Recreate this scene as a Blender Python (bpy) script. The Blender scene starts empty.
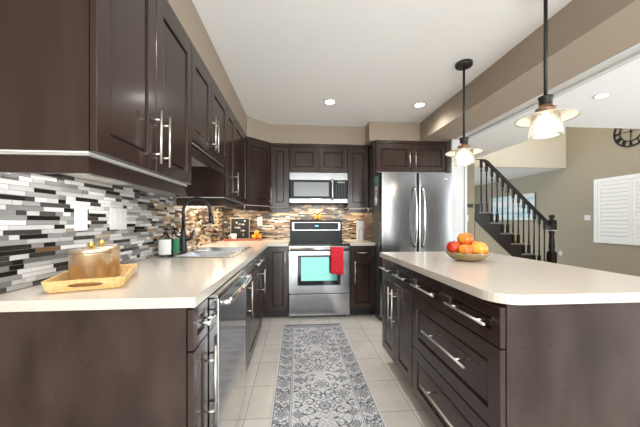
import bpy, bmesh, math, random
from mathutils import Vector, Matrix
R = random.Random(7)
S = bpy.context.scene
COL = S.collection

# ------------------------------------------------------------------ camera
cd = bpy.data.cameras.new('camera')
cd.sensor_width = 36.0
cd.lens = 284.4 / 640 * 36.0
cd.shift_y = 8.5 / 640
cd.clip_start = 0.02
cam = bpy.data.objects.new('camera', cd)
COL.objects.link(cam)
cam.location = (0, 0, 1.15)
cam.rotation_euler = (math.radians(90), 0, math.radians(-4.6))
S.camera = cam

# ------------------------------------------------------------------ world, daylight, exposure
w = bpy.data.worlds.new('sky')
S.world = w
w.use_nodes = True
bg = w.node_tree.nodes['Background']
bg.inputs[0].default_value = (0.80, 0.91, 1.0, 1)
bg.inputs[1].default_value = 2.6
S.view_settings.view_transform = 'Standard'
S.view_settings.look = 'None'
S.view_settings.exposure = 0.73
S.view_settings.gamma = 1.0
S.view_settings.use_curve_mapping = False
S.cycles.use_denoising = True
S.cycles.max_bounces = 10
S.cycles.diffuse_bounces = 6
S.cycles.transparent_max_bounces = 16
S.cycles.sample_clamp_indirect = 6.0
S.cycles.caustics_reflective = False
S.cycles.caustics_refractive = False


def lamp(name, kind, loc, power, color=(1, 1, 1), rot=(0, 0, 0), size=None, size_y=None, **k):
    d = bpy.data.lights.new(name, kind)
    d.energy = power
    d.color = color
    if kind == 'AREA':
        d.shape = 'RECTANGLE'
        d.size = size
        d.size_y = size_y or size
    elif size is not None:
        d.shadow_soft_size = size
    for a, v in k.items():
        setattr(d, a, v)
    o = bpy.data.objects.new(name, d)
    COL.objects.link(o)
    o.location = loc
    o.rotation_euler = rot
    return o


# daylight through the patio door, an added unseen side window and the upper hall window
lamp('patio_daylight', 'AREA', (0.70, -2.93, 1.12), 112, (0.94, 0.97, 1.0), (math.radians(90), 0, 0), 3.3, 2.1)
lamp('added_side_daylight', 'AREA', (6.12, -0.6, 1.30), 55, (0.95, 0.98, 1.0), (0, math.radians(90), 0), 1.9, 4.0)
lamp('upper_hall_daylight', 'AREA', (3.75, 4.6, 3.9), 26, (1.0, 0.97, 0.92), (0, math.radians(-70), 0), 1.0, 1.4)

WARM = (1.0, 0.84, 0.64)
SOFTW = (1.0, 0.96, 0.91)
# ------------------------------------------------------------------ materials


def mat(name, color, rough=0.5, metal=0.0, **k):
    m = bpy.data.materials.new(name)
    m.use_nodes = True
    b = m.node_tree.nodes['Principled BSDF']
    b.inputs['Base Color'].default_value = (*color, 1)
    b.inputs['Roughness'].default_value = rough
    b.inputs['Metallic'].default_value = metal
    for a, v in k.items():
        b.inputs[a].default_value = v
    return m


def lin(r, g, b):
    f = lambda c: (c / 255 / 12.92) if c / 255 <= 0.04045 else ((c / 255 + 0.055) / 1.055) ** 2.4
    return (f(r), f(g), f(b))


def bs(m):
    return m.node_tree.nodes['Principled BSDF']


def nd(m, t, **k):
    n = m.node_tree.nodes.new(t)
    for a, v in k.items():
        setattr(n, a, v)
    return n


def noise_mix(m, c1, c2, scale, vec_scale=(1, 1, 1), detail=4, lo=0.3, hi=0.7, bump=0.0, rough=None):
    nt = m.node_tree
    tc = nd(m, 'ShaderNodeTexCoord')
    mp = nd(m, 'ShaderNodeMapping')
    mp.inputs['Scale'].default_value = vec_scale
    nz = nd(m, 'ShaderNodeTexNoise')
    nz.inputs['Scale'].default_value = scale
    nz.inputs['Detail'].default_value = detail
    rp = nd(m, 'ShaderNodeValToRGB')
    rp.color_ramp.elements[0].position = lo
    rp.color_ramp.elements[1].position = hi
    rp.color_ramp.elements[0].color = (*c1, 1)
    rp.color_ramp.elements[1].color = (*c2, 1)
    nt.links.new(tc.outputs['Object'], mp.inputs[0])
    nt.links.new(mp.outputs[0], nz.inputs['Vector'])
    nt.links.new(nz.outputs['Fac'], rp.inputs[0])
    nt.links.new(rp.outputs[0], bs(m).inputs['Base Color'])
    if bump:
        bp = nd(m, 'ShaderNodeBump')
        bp.inputs['Strength'].default_value = bump
        bp.inputs['Distance'].default_value = 0.002
        nt.links.new(nz.outputs['Fac'], bp.inputs['Height'])
        nt.links.new(bp.outputs[0], bs(m).inputs['Normal'])
    if rough:
        mr = nd(m, 'ShaderNodeMapRange')
        mr.inputs['To Min'].default_value = rough[0]
        mr.inputs['To Max'].default_value = rough[1]
        nt.links.new(nz.outputs['Fac'], mr.inputs['Value'])
        nt.links.new(mr.outputs[0], bs(m).inputs['Roughness'])
    return m


ESP1, ESP2 = (0.027, 0.0145, 0.011), (0.044, 0.026, 0.0205)
M = {}
M['wood'] = noise_mix(mat('espresso_wood', ESP1, 0.28, **{'Specular IOR Level': 0.34, 'Coat Weight': 0.18, 'Coat Roughness': 0.12}), ESP1, ESP2, 9, (1.5, 1.5, 0.14), 6, 0.3, 0.75, 0.06, (0.20, 0.30))
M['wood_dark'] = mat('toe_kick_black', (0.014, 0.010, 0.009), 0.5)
# end panels: same stain, with small dents and scuffs
mp_ = noise_mix(mat('espresso_panel', ESP1, 0.3, **{'Specular IOR Level': 0.36}), (0.021, 0.0120, 0.0098), (0.050, 0.0315, 0.0255), 7, (1, 1, 0.45), 9, 0.34, 0.68, 0.12, (0.24, 0.42))
vt = nd(mp_, 'ShaderNodeTexVoronoi')
vt.inputs['Scale'].default_value = 16
tc = nd(mp_, 'ShaderNodeTexCoord')
mp_.node_tree.links.new(tc.outputs['Object'], vt.inputs['Vector'])
rp = nd(mp_, 'ShaderNodeValToRGB')
rp.color_ramp.elements[0].position = 0.05
rp.color_ramp.elements[0].color = (0.25, 0.25, 0.25, 1)
rp.color_ramp.elements[1].position = 0.11
rp.color_ramp.elements[1].color = (1, 1, 1, 1)
mp_.node_tree.links.new(vt.outputs['Distance'], rp.inputs[0])
mx = nd(mp_, 'ShaderNodeMix', data_type='RGBA', blend_type='MULTIPLY')
mx.inputs[0].default_value = 0.85
src = bs(mp_).inputs['Base Color'].links[0].from_socket
mp_.node_tree.links.new(src, mx.inputs[6])
mp_.node_tree.links.new(rp.outputs[0], mx.inputs[7])
mp_.node_tree.links.new(mx.outputs[2], bs(mp_).inputs['Base Color'])
M['panel'] = mp_
M['white_melamine'] = mat('white_melamine', (0.72, 0.70, 0.67), 0.45)
M['quartz'] = noise_mix(mat('cream_quartz', (0.7, 0.66, 0.6), 0.22), (0.53, 0.48, 0.42), (0.60, 0.55, 0.485), 220, (1, 1, 1), 3, 0.3, 0.6)
M['steel'] = noise_mix(mat('brushed_steel', (0.6, 0.6, 0.61), 0.3, 1.0), (0.31, 0.31, 0.315), (0.42, 0.42, 0.425), 30, (14, 14, 0.25), 3, 0.3, 0.7, 0.0, (0.17, 0.27))
M['fridge_steel'] = noise_mix(mat('fridge_steel', (0.6, 0.6, 0.61), 0.3, 1.0), (0.22, 0.22, 0.225), (0.31, 0.31, 0.315), 30, (14, 14, 0.25), 3, 0.3, 0.7, 0.0, (0.17, 0.27))
M['polished_steel'] = mat('polished_steel', (0.50, 0.50, 0.505), 0.13, 1.0)
M['nickel'] = mat('brushed_nickel', (0.72, 0.70, 0.66), 0.28, 1.0)
M['chrome'] = mat('bright_steel', (0.8, 0.8, 0.8), 0.15, 1.0)
M['black_glass'] = mat('black_glass', (0.008, 0.009, 0.011), 0.06)
M['black'] = mat('matte_black', (0.012, 0.012, 0.013), 0.38)
M['charcoal'] = mat('charcoal_side', (0.05, 0.055, 0.065), 0.35)
M['iron'] = mat('dark_bronze', (0.035, 0.033, 0.031), 0.45, 0.5)
M['white'] = mat('white_paint', (0.64, 0.64, 0.64), 0.4)
M['shutter_white'] = mat('shutter_white', (0.82, 0.82, 0.82), 0.4)
M['white_plastic'] = mat('white_plastic', (0.66, 0.655, 0.64), 0.35)
M['grey_plastic'] = mat('grey_plastic', (0.32, 0.32, 0.32), 0.4)
M['ceiling'] = mat('ceiling_paint', (0.89, 0.89, 0.90), 0.9)
M['taupe'] = mat('taupe_paint', lin(160, 145, 130), 0.8)
M['beige'] = mat('beige_paint', lin(158, 149, 131), 0.8)
M['red_cloth'] = noise_mix(mat('red_cloth', (0.6, 0.01, 0.02), 0.85), (0.50, 0.006, 0.016), (0.72, 0.02, 0.04), 90, (1, 0.2, 1), 2, 0.3, 0.7, 0.2)
M['bamboo'] = noise_mix(mat('bamboo', (0.7, 0.45, 0.2), 0.4), (0.62, 0.36, 0.13), (0.78, 0.52, 0.24), 8, (12, 2, 12), 3)
M['tray_red'] = noise_mix(mat('red_brown_wood', (0.2, 0.05, 0.02), 0.4), (0.22, 0.045, 0.015), (0.34, 0.085, 0.03), 8, (2, 12, 12), 3)
M['champagne'] = mat('champagne_steel', (0.66, 0.53, 0.36), 0.33, 1.0)
M['gold'] = mat('polished_gold', (0.80, 0.52, 0.14), 0.18, 1.0)
M['amber'] = mat('amber_gold', (0.80, 0.42, 0.05), 0.2, 0.6)
M['stair_wood'] = mat('dark_stair_wood', (0.016, 0.0095, 0.007), 0.3, **{'Specular IOR Level': 0.35})
M['tread'] = mat('stair_tread_wood', (0.17, 0.16, 0.16), 0.22)
M['bulb'] = mat('bulb_glow', (1, 0.9, 0.75), 0.5, **{'Emission Color': (1.0, 0.80, 0.52, 1), 'Emission Strength': 7.0})
M['rail_strip'] = mat('rail_strip_white', (0.42, 0.40, 0.385), 0.5)
M['lens'] = mat('downlight_glow', (1, 1, 1), 0.5, **{'Emission Color': (1.0, 0.96, 0.90, 1), 'Emission Strength': 9.0})
M['led'] = mat('led_glow', (1, 1, 1), 0.5, **{'Emission Color': (1.0, 0.8, 0.55, 1), 'Emission Strength': 4.0})
M['blue_led'] = mat('blue_display', (0.1, 0.4, 0.8), 0.5, **{'Emission Color': (0.15, 0.55, 1.0, 1), 'Emission Strength': 0.8})
M['key_print'] = mat('key_print_grey', (0.11, 0.11, 0.115), 0.5)
M['panel_black'] = mat('panel_black', (0.006, 0.006, 0.007), 0.35, **{'Specular IOR Level': 0.25})
M['felt'] = mat('black_felt', (0.010, 0.010, 0.011), 0.95)
M['pale_wood'] = mat('pale_frame_wood', (0.30, 0.24, 0.19), 0.5)
M['ceramic'] = mat('white_ceramic', (0.80, 0.76, 0.74), 0.2)
M['orange'] = noise_mix(mat('orange_peel', (0.9, 0.3, 0.01), 0.45), (0.80, 0.25, 0.008), (0.90, 0.36, 0.02), 60, (1, 1, 1), 2, 0.3, 0.7, 0.3)
M['stem'] = mat('apple_stem', (0.08, 0.045, 0.02), 0.7)
M['lawn'] = noise_mix(mat('lawn_green', (0.1, 0.3, 0.05), 0.9), (0.05, 0.20, 0.03), (0.12, 0.34, 0.07), 4)
M['leaf'] = noise_mix(mat('hedge_green', (0.05, 0.2, 0.05), 0.9), (0.03, 0.13, 0.04), (0.10, 0.30, 0.10), 5)


def glassy(name, tint, trans, diff, gloss_rough=0.05, refl=0.0):
    m = bpy.data.materials.new(name)
    m.use_nodes = True
    nt = m.node_tree
    nt.nodes.clear()
    out = nt.nodes.new('ShaderNodeOutputMaterial')
    t = nt.nodes.new('ShaderNodeBsdfTransparent')
    t.inputs[0].default_value = (*tint, 1)
    d = nt.nodes.new('ShaderNodeBsdfTranslucent')
    d.inputs[0].default_value = (*diff, 1)
    df = nt.nodes.new('ShaderNodeBsdfDiffuse')
    df.inputs[0].default_value = (*diff, 1)
    m0 = nt.nodes.new('ShaderNodeMixShader')
    m0.inputs[0].default_value = refl
    nt.links.new(d.outputs[0], m0.inputs[1])
    nt.links.new(df.outputs[0], m0.inputs[2])
    g = nt.nodes.new('ShaderNodeBsdfGlossy')
    g.inputs['Roughness'].default_value = gloss_rough
    m1 = nt.nodes.new('ShaderNodeMixShader')
    m1.inputs[0].default_value = 1 - trans
    m2 = nt.nodes.new('ShaderNodeMixShader')
    fr = nt.nodes.new('ShaderNodeFresnel')
    fr.inputs[0].default_value = 1.45
    nt.links.new(t.outputs[0], m1.inputs[1])
    nt.links.new(m0.outputs[0], m1.inputs[2])
    nt.links.new(fr.outputs[0], m2.inputs[0])
    nt.links.new(m1.outputs[0], m2.inputs[1])
    nt.links.new(g.outputs[0], m2.inputs[2])
    nt.links.new(m2.outputs[0], out.inputs[0])
    return m


M['jar_glass'] = glassy('frosted_jar_glass', (1, 1, 1), 0.88, (0.95, 0.93, 0.9), 0.2, 0.4)
M['shade_glass'] = glassy('milky_shade_glass', (1, 0.98, 0.95), 0.12, (0.88, 0.84, 0.78), 0.2, 0.6)
M['clear_plastic'] = glassy('clear_bottle', (0.95, 0.97, 0.97), 0.75, (0.9, 0.95, 0.95))
M['green_plastic'] = glassy('green_bottle', (0.25, 0.75, 0.45), 0.55, (0.05, 0.5, 0.2))
M['amber_glass'] = glassy('amber_dish_glass', (0.92, 0.76, 0.48), 0.40, (0.86, 0.66, 0.36), 0.05, 0.6)
M['pane'] = glassy('window_pane', (0.97, 0.99, 1), 0.98, (1, 1, 1), 0.0)
M['oven_glass'] = mat('oven_reflection_teal', (0.055, 0.120, 0.105), 0.10, 1.0)  # outdoor reflection tinted into the glass colour


def tile_floor():
    m = mat('cream_floor_tile', (0.6, 0.55, 0.5), 0.25)
    nt = m.node_tree
    tc = nd(m, 'ShaderNodeTexCoord')
    mp = nd(m, 'ShaderNodeMapping')
    mp.inputs['Location'].default_value = (-0.70 + 0.335 * 10, -2.02 + 0.335 * 20, 0)
    br = nd(m, 'ShaderNodeTexBrick', offset=0.0, squash=1.0)
    br.inputs['Scale'].default_value = 1
    br.inputs['Brick Width'].default_value = 0.335
    br.inputs['Row Height'].default_value = 0.335
    br.inputs['Mortar Size'].default_value = 0.0028
    br.inputs['Mortar Smooth'].default_value = 0.3
    br.inputs['Color1'].default_value = (0.68, 0.64, 0.595, 1)
    br.inputs['Color2'].default_value = (0.74, 0.70, 0.655, 1)
    br.inputs['Mortar'].default_value = (0.36, 0.32, 0.28, 1)
    nz = nd(m, 'ShaderNodeTexNoise')
    nz.inputs['Scale'].default_value = 5
    nz.inputs['Detail'].default_value = 6
    mx = nd(m, 'ShaderNodeMix', data_type='RGBA', blend_type='MULTIPLY')
    mx.inputs[0].default_value = 0.35
    rp = nd(m, 'ShaderNodeValToRGB')
    rp.color_ramp.elements[0].position = 0.35
    rp.color_ramp.elements[0].color = (0.75, 0.73, 0.71, 1)
    rp.color_ramp.elements[1].position = 0.65
    nt.links.new(tc.outputs['Object'], mp.inputs[0])
    nt.links.new(mp.outputs[0], br.inputs['Vector'])
    nt.links.new(tc.outputs['Object'], nz.inputs['Vector'])
    nt.links.new(nz.outputs['Fac'], rp.inputs[0])
    nt.links.new(br.outputs['Color'], mx.inputs[6])
    nt.links.new(rp.outputs[0], mx.inputs[7])
    nt.links.new(mx.outputs[2], bs(m).inputs['Base Color'])
    bp = nd(m, 'ShaderNodeBump', invert=True)
    bp.inputs['Strength'].default_value = 0.4
    bp.inputs['Distance'].default_value = 0.002
    nt.links.new(br.outputs['Fac'], bp.inputs['Height'])
    nt.links.new(bp.outputs[0], bs(m).inputs['Normal'])
    return m


M['floor'] = tile_floor()


def vcol_mat(name, rough, rough_from_alpha=False, bump=False):
    m = mat(name, (0.5, 0.5, 0.5), rough)
    a = nd(m, 'ShaderNodeVertexColor', layer_name='Col')
    m.node_tree.links.new(a.outputs['Color'], bs(m).inputs['Base Color'])
    if rough_from_alpha:
        m.node_tree.links.new(a.outputs['Alpha'], bs(m).inputs['Roughness'])
    if bump:
        nz = nd(m, 'ShaderNodeTexNoise')
        nz.inputs['Scale'].default_value = 700
        bp = nd(m, 'ShaderNodeBump')
        bp.inputs['Strength'].default_value = 0.5
        bp.inputs['Distance'].default_value = 0.002
        m.node_tree.links.new(nz.outputs['Fac'], bp.inputs['Height'])
        m.node_tree.links.new(bp.outputs[0], bs(m).inputs['Normal'])
    return m


M['mosaic'] = vcol_mat('mosaic_tile', 0.2, True)
M['rug'] = vcol_mat('woven_rug', 0.95, False, True)


def apple_mat(name, base, blush, seed):
    m = noise_mix(mat(name, base, 0.3), base, blush, 14, (1, 1, 0.35), 3, 0.38, 0.62)
    return m


# ------------------------------------------------------------------ mesh helpers
def wloc(o):
    v = Vector((0, 0, 0))
    while o is not None:
        v += o.location
        o = o.parent
    return v


class B:
    """collects shapes in world coordinates and links them as ONE mesh object"""

    def __init__(s, xf=None):
        s.bm = bmesh.new()
        s.xf = xf
        s.mi = 0
        s.smooth = False

    def v(s, p):
        p = Vector(p)
        if s.xf is not None:
            p = s.xf @ p
        return s.bm.verts.new(p)

    def f(s, vs, smooth=None):
        try:
            f = s.bm.faces.new(vs)
        except ValueError:
            return None
        f.material_index = s.mi
        f.smooth = s.smooth if smooth is None else smooth
        return f

    def box(s, x0, x1, y0, y1, z0, z1, bev=0.0):
        x0, x1 = min(x0, x1), max(x0, x1)
        y0, y1 = min(y0, y1), max(y0, y1)
        z0, z1 = min(z0, z1), max(z0, z1)
        c = [(x0, y0, z0), (x1, y0, z0), (x1, y1, z0), (x0, y1, z0), (x0, y0, z1), (x1, y0, z1), (x1, y1, z1), (x0, y1, z1)]
        vs = [s.v(p) for p in c]
        fs = [s.f([vs[i] for i in q]) for q in ((0, 3, 2, 1), (4, 5, 6, 7), (0, 1, 5, 4), (1, 2, 6, 5), (2, 3, 7, 6), (3, 0, 4, 7))]
        if bev > 0:
            es = list({e for f in fs for e in f.edges})
            r = bmesh.ops.bevel(s.bm, geom=es, offset=bev, segments=2, affect='EDGES', profile=0.5)
            for f in r['faces']:
                f.material_index = s.mi
        return s

    def prism(s, pts, z0, z1, bev=0.0):
        """pts: outline (x,y), extruded in z"""
        a = [s.v((x, y, z0)) for x, y in pts]
        b = [s.v((x, y, z1)) for x, y in pts]
        n = len(pts)
        s.f(a[::-1])
        s.f(b)
        for i in range(n):
            s.f([a[i], a[(i + 1) % n], b[(i + 1) % n], b[i]])
        return s

    def extr(s, pts, d):
        """planar outline of 3D points extruded along vector d"""
        a = [s.v(p) for p in pts]
        b = [s.v(Vector(p) + Vector(d)) for p in pts]
        n = len(pts)
        s.f(a[::-1])
        s.f(b)
        for i in range(n):
            s.f([a[i], a[(i + 1) % n], b[(i + 1) % n], b[i]])
        return s

    def tube(s, pts, r, seg=10, caps=True):
        pts = [Vector(p) for p in pts]
        rs = r if isinstance(r, (list, tuple)) else [r] * len(pts)
        rings = []
        prev = None
        for i, p in enumerate(pts):
            if i == 0:
                t = pts[1] - p
            elif i == len(pts) - 1:
                t = p - pts[i - 1]
            else:
                t = (pts[i + 1] - p).normalized() + (p - pts[i - 1]).normalized()
            t.normalize()
            if prev is None:
                u = t.orthogonal().normalized()
            else:
                u = (prev - t * prev.dot(t)).normalized()
            prev = u
            w_ = t.cross(u)
            rings.append([s.v(p + (u * math.cos(a) + w_ * math.sin(a)) * rs[i]) for a in [2 * math.pi * k / seg for k in range(seg)]])
        for i in range(len(rings) - 1):
            for k in range(seg):
                s.f([rings[i][k], rings[i][(k + 1) % seg], rings[i + 1][(k + 1) % seg], rings[i + 1][k]], True)
        if caps:
            s.f(rings[0][::-1], False)
            s.f(rings[-1], False)
        return s

    def lathe(s, c, prof, seg=32, cap0=True, cap1=True, smooth=True, fn=None):
        """prof: list of (r, z) from c"""
        rings = []
        for r, z in prof:
            if r <= 1e-6:
                rings.append([s.v((c[0], c[1], c[2] + z))])
            else:
                ring = []
                for k in range(seg):
                    a = 2 * math.pi * k / seg
                    rr, zz = (r, z) if fn is None else fn(r, z, a)
                    ring.append(s.v((c[0] + rr * math.cos(a), c[1] + rr * math.sin(a), c[2] + zz)))
                rings.append(ring)
        for i in range(len(rings) - 1):
            A, Bq = rings[i], rings[i + 1]
            for k in range(seg):
                k2 = (k + 1) % seg
                if len(A) == 1 and len(Bq) == 1:
                    continue
                if len(A) == 1:
                    s.f([A[0], Bq[k2], Bq[k]], smooth)
                elif len(Bq) == 1:
                    s.f([A[k], A[k2], Bq[0]], smooth)
                else:
                    s.f([A[k], A[k2], Bq[k2], Bq[k]], smooth)
        if cap0 and len(rings[0]) > 1:
            s.f(rings[0][::-1], False)
        if cap1 and len(rings[-1]) > 1:
            s.f(rings[-1], False)
        return s

    def build(s, name, mats, parent=None, label=None, cat=None, group=None, kind=None, normals=True, org=None):
        if normals:
            bmesh.ops.recalc_face_normals(s.bm, faces=s.bm.faces[:])
        off = wloc(parent) if parent is not None else Vector(org or (0, 0, 0))
        if off.length > 0:
            bmesh.ops.translate(s.bm, verts=s.bm.verts[:], vec=-off)
        me = bpy.data.meshes.new(name)
        s.bm.to_mesh(me)
        s.bm.free()
        for m in (mats if isinstance(mats, (list, tuple)) else [mats]):
            me.materials.append(M[m] if isinstance(m, str) else m)
        o = bpy.data.objects.new(name, me)
        COL.objects.link(o)
        if parent is not None:
            o.parent = parent
        elif org:
            o.location = org
        tag(o, label, cat, group, kind)
        return o


def tag(o, label=None, cat=None, group=None, kind=None):
    if label:
        o['label'] = label
    if cat:
        o['category'] = cat
    if group:
        o['group'] = group
    if kind:
        o['kind'] = kind
    return o


def thing(name, label, cat, loc, group=None):
    o = bpy.data.objects.new(name, None)
    o.empty_display_size = 0.05
    COL.objects.link(o)
    o.location = loc
    return tag(o, label, cat, group)


def copy_thing(o, loc, label):
    r = o.copy()
    COL.objects.link(r)
    r.location = loc
    r['label'] = label
    for ch in list(o.children):
        c = ch.copy()
        COL.objects.link(c)
        c.parent = r
        for g in list(ch.children):
            d = g.copy()
            COL.objects.link(d)
            d.parent = c
    return r


def struct(name, b, m, label=None):
    return b.build(name, m, None, label, None, None, 'structure')


def frame_xf(origin, U, N):
    """local (u, n, z) -> world; u along the front, n outward"""
    U, N = Vector(U).normalized(), Vector(N).normalized()
    mtx = Matrix(((U.x, N.x, 0, origin[0]), (U.y, N.y, 0, origin[1]), (0, 0, 1, origin[2]), (0, 0, 0, 1)))
    return mtx


def shaker(xf, u0, u1, z0, z1, t=0.019, rail=0.062, rec=0.009, n0=0.003):
    """door / drawer front with a recessed panel"""
    b = B(xf)

    def ring(d, n):
        return [b.v((u, n, z)) for u, z in ((u0 + d, z0 + d), (u1 - d, z0 + d), (u1 - d, z1 - d), (u0 + d, z1 - d))]
    rs = [ring(0, n0), ring(0, n0 + t - 0.002), ring(0.002, n0 + t), ring(rail, n0 + t), ring(rail + 0.003, n0 + t - rec - 0.005), ring(rail + 0.008, n0 + t - rec - 0.005), ring(rail + 0.015, n0 + t - rec + 0.003)]
    for A, C in zip(rs, rs[1:]):
        for i in range(4):
            b.f([A[i], A[(i + 1) % 4], C[(i + 1) % 4], C[i]])
    b.f(rs[0][::-1])
    b.f(rs[-1])
    return b


def bar_handle(xf, p0, p1, n0=0.021, so=0.035, r=0.006, inset=0.18):
    """bar pull between (u,z) points p0 and p1, on two posts"""
    b = B(xf)
    a = Vector((p0[0], n0 + so, p0[1]))
    c = Vector((p1[0], n0 + so, p1[1]))
    b.tube([a, c], r, 10)
    for k in (inset, 1 - inset):
        q = a.lerp(c, k)
        b.tube([(q.x, n0, q.z), (q.x, n0 + so - r * 0.6, q.z)], r * 0.8, 8)
    return b


# ------------------------------------------------------------------ shell
XL, YB = -1.03, 4.10
CEIL = 2.42
struct('floor', B().box(-1.2, 6.5, -3.2, 10.2, -0.1, 0), 'floor')
b = B()
b.box(-1.2, 3.57, -3.2, 10.2, CEIL, CEIL + 0.15)
b.box(3.57, 6.5, -3.2, 3.52, CEIL, CEIL + 0.15)
b.box(3.57, 6.5, 6.302, 10.2, CEIL, CEIL + 0.15)
struct('ceiling', b, 'ceiling')
struct('wall_left', B().box(XL - 0.12, XL, -3.1, YB + 0.12, 0, CEIL), 'taupe')
struct('wall_back', B().box(XL, 2.10, YB, YB + 0.12, 0, CEIL), 'taupe')
b = B()  # wall behind the camera with the patio door and a wide window
for x0, x1, z0, z1 in ((XL, -0.98, 0, CEIL), (2.4, 6.3, 0, CEIL), (-0.98, 2.4, 2.20, CEIL)):
    b.box(x0, x1, -3.1, -3.0, z0, z1)
struct('wall_rear', b, mat('darkened_rear_wall', lin(96, 88, 80), 0.8))  # unseen wall, colour darkened to dim the fridge's reflections
b = B()  # right wall: continues up into the tall hall
b.box(6.3, 6.42, -3.1, -2.65, 0, CEIL)
b.box(6.3, 6.42, 1.7, 10.1, 0, CEIL)
b.box(6.3, 6.42, -2.65, 1.7, 0, 0.30)
b.box(6.3, 6.42, -2.65, 1.7, 2.28, CEIL)
b.box(6.3, 6.42, 3.52, 6.48, CEIL, 4.9)
struct('wall_right', b, 'beige')
struct('wall_far', B().box(2.0, 6.42, 10.0, 10.12, 0, CEIL), 'beige')
struct('wall_stair', B().box(2.10, 3.56, 5.46, 5.56, 0, CEIL), 'beige')
b = B()
b.extr([(3.575, 5.46, 0.0), (4.90, 5.46, 0.0), (4.90, 5.46, 0.02), (4.385, 5.46, 0.435), (3.575, 5.46, 1.17)], (0, 0.08, 0))
struct('wall_under_stairs', b, 'beige')
b = B()  # upper hall above the living room ceiling
b.box(3.572, 6.30, 6.20, 6.30, CEIL, 4.9)
b.box(3.45, 3.571, 6.20, 6.30, CEIL + 0.15, 4.9)
b.box(3.45, 3.57, 3.40, 6.20, CEIL + 0.15, 4.9)
b.box(3.57, 6.30, 3.40, 3.52, CEIL + 0.15, 4.9)
struct('wall_upper_hall', b, mat('cream_paint', lin(224, 218, 204), 0.8))
struct('ceiling_upper_hall', B().box(3.4, 6.45, 3.4, 6.5, 4.9, 5.0), 'ceiling')
# bulkhead (soffit) over the wall cabinets, with the diagonal corner, the fridge step and the header beam
b = B()
SB = 2.18
b.prism([(XL, -3.0), (-0.60, -3.0), (-0.60, 3.470), (-0.325, 3.74), (0.91, 3.74), (0.91, 3.53), (1.57, 3.53), (1.57, -3.0), (1.955, -3.0), (1.955, YB), (XL, YB)], SB, CEIL - 0.001)
struct('trim_1', b, 'taupe', 'taupe bulkhead running round the kitchen ceiling')
b = B()
b.box(1.955, 2.10, -3.0, YB, SB + 0.02, CEIL - 0.001)
struct('wall_header', b, 'white')
b = B()  # white cased trim under the header and down the jamb
b.box(1.957, 1.975, -3.0, 3.40, SB - 0.002, SB + 0.02)
b.box(1.975, 2.06, -3.0, 3.40, SB + 0.004, SB + 0.02)
b.box(2.06, 2.11, -3.0, 3.40, SB - 0.014, SB + 0.02)
struct('trim_2', b, 'white', 'white cased trim along the header')
struct('wall_stub', B().box(1.93, 2.10, 3.43, 5.46, 0, SB + 0.02), 'beige')
b = B()
b.box(1.922, 2.085, 3.40, 3.43, 0, SB)
b.box(2.085, 2.112, 3.385, 3.43, 0, SB)
struct('trim_3', b, 'white', 'white jamb beside the fridge')
b = B()
b.box(6.288, 6.298, 2.0, 10.0, 0, 0.10)
struct('baseboard_right', b, 'white')
# patio door and rear windows (behind the camera, seen in reflections)
b = B()
for x0, x1, z0, z1 in ((-0.98, -0.92, 0, 2.2), (2.34, 2.4, 0, 2.2), (0.68, 0.74, 0, 2.2), (-0.92, 2.34, 2.14, 2.2), (-0.92, 2.34, 0, 0.06)):
    b.box(x0, x1, -3.08, -3.02, z0, z1)
struct('door_1', b, 'white')
struct('ground_lawn', B().box(-12, 18, -22, -3.3, -0.25, -0.15), 'lawn')
b = B()
for i in range(46):
    x = -10 + i * 0.55
    b.lathe((x, -15 + R.uniform(-.6, .6), -0.15), [(0.7, 0), (0.95, 0.6), (0.8, 1.4 + R.random()), (0.0, 2.2 + R.random() * 0.8)], 9)
struct('ground_hedge', b, 'leaf')

# ------------------------------------------------------------------ mosaic backsplash (tiles are surface pattern: one mesh per wall)
GREYS = [((0.76, 0.755, 0.75), 0.12, 40), ((0.48, 0.475, 0.47), 0.3, 25), ((0.23, 0.225, 0.22), 0.2, 19), ((0.095, 0.090, 0.087), 0.18, 10), ((0.58, 0.54, 0.49), 0.35, 3)]
WARM_LIT = [((0.62, 0.53, 0.41), 0.15, 26), ((0.44, 0.34, 0.24), 0.3, 24), ((0.25, 0.18, 0.125), 0.3, 20), ((0.085, 0.064, 0.052), 0.2, 14), ((0.70, 0.64, 0.54), 0.1, 16)]  # warm lamp light put into the tile colours


def pick(mix):
    pal = WARM_LIT if R.random() < mix else GREYS
    t = R.random() * sum(p[2] for p in pal)
    for c, r, wgt in pal:
        t -= wgt
        if t <= 0:
            k = R.uniform(0.86, 1.14)
            return (min(1, c[0] * k), min(1, c[1] * k), min(1, c[2] * k), r)
    return (*pal[0][0], 0.1)


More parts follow.
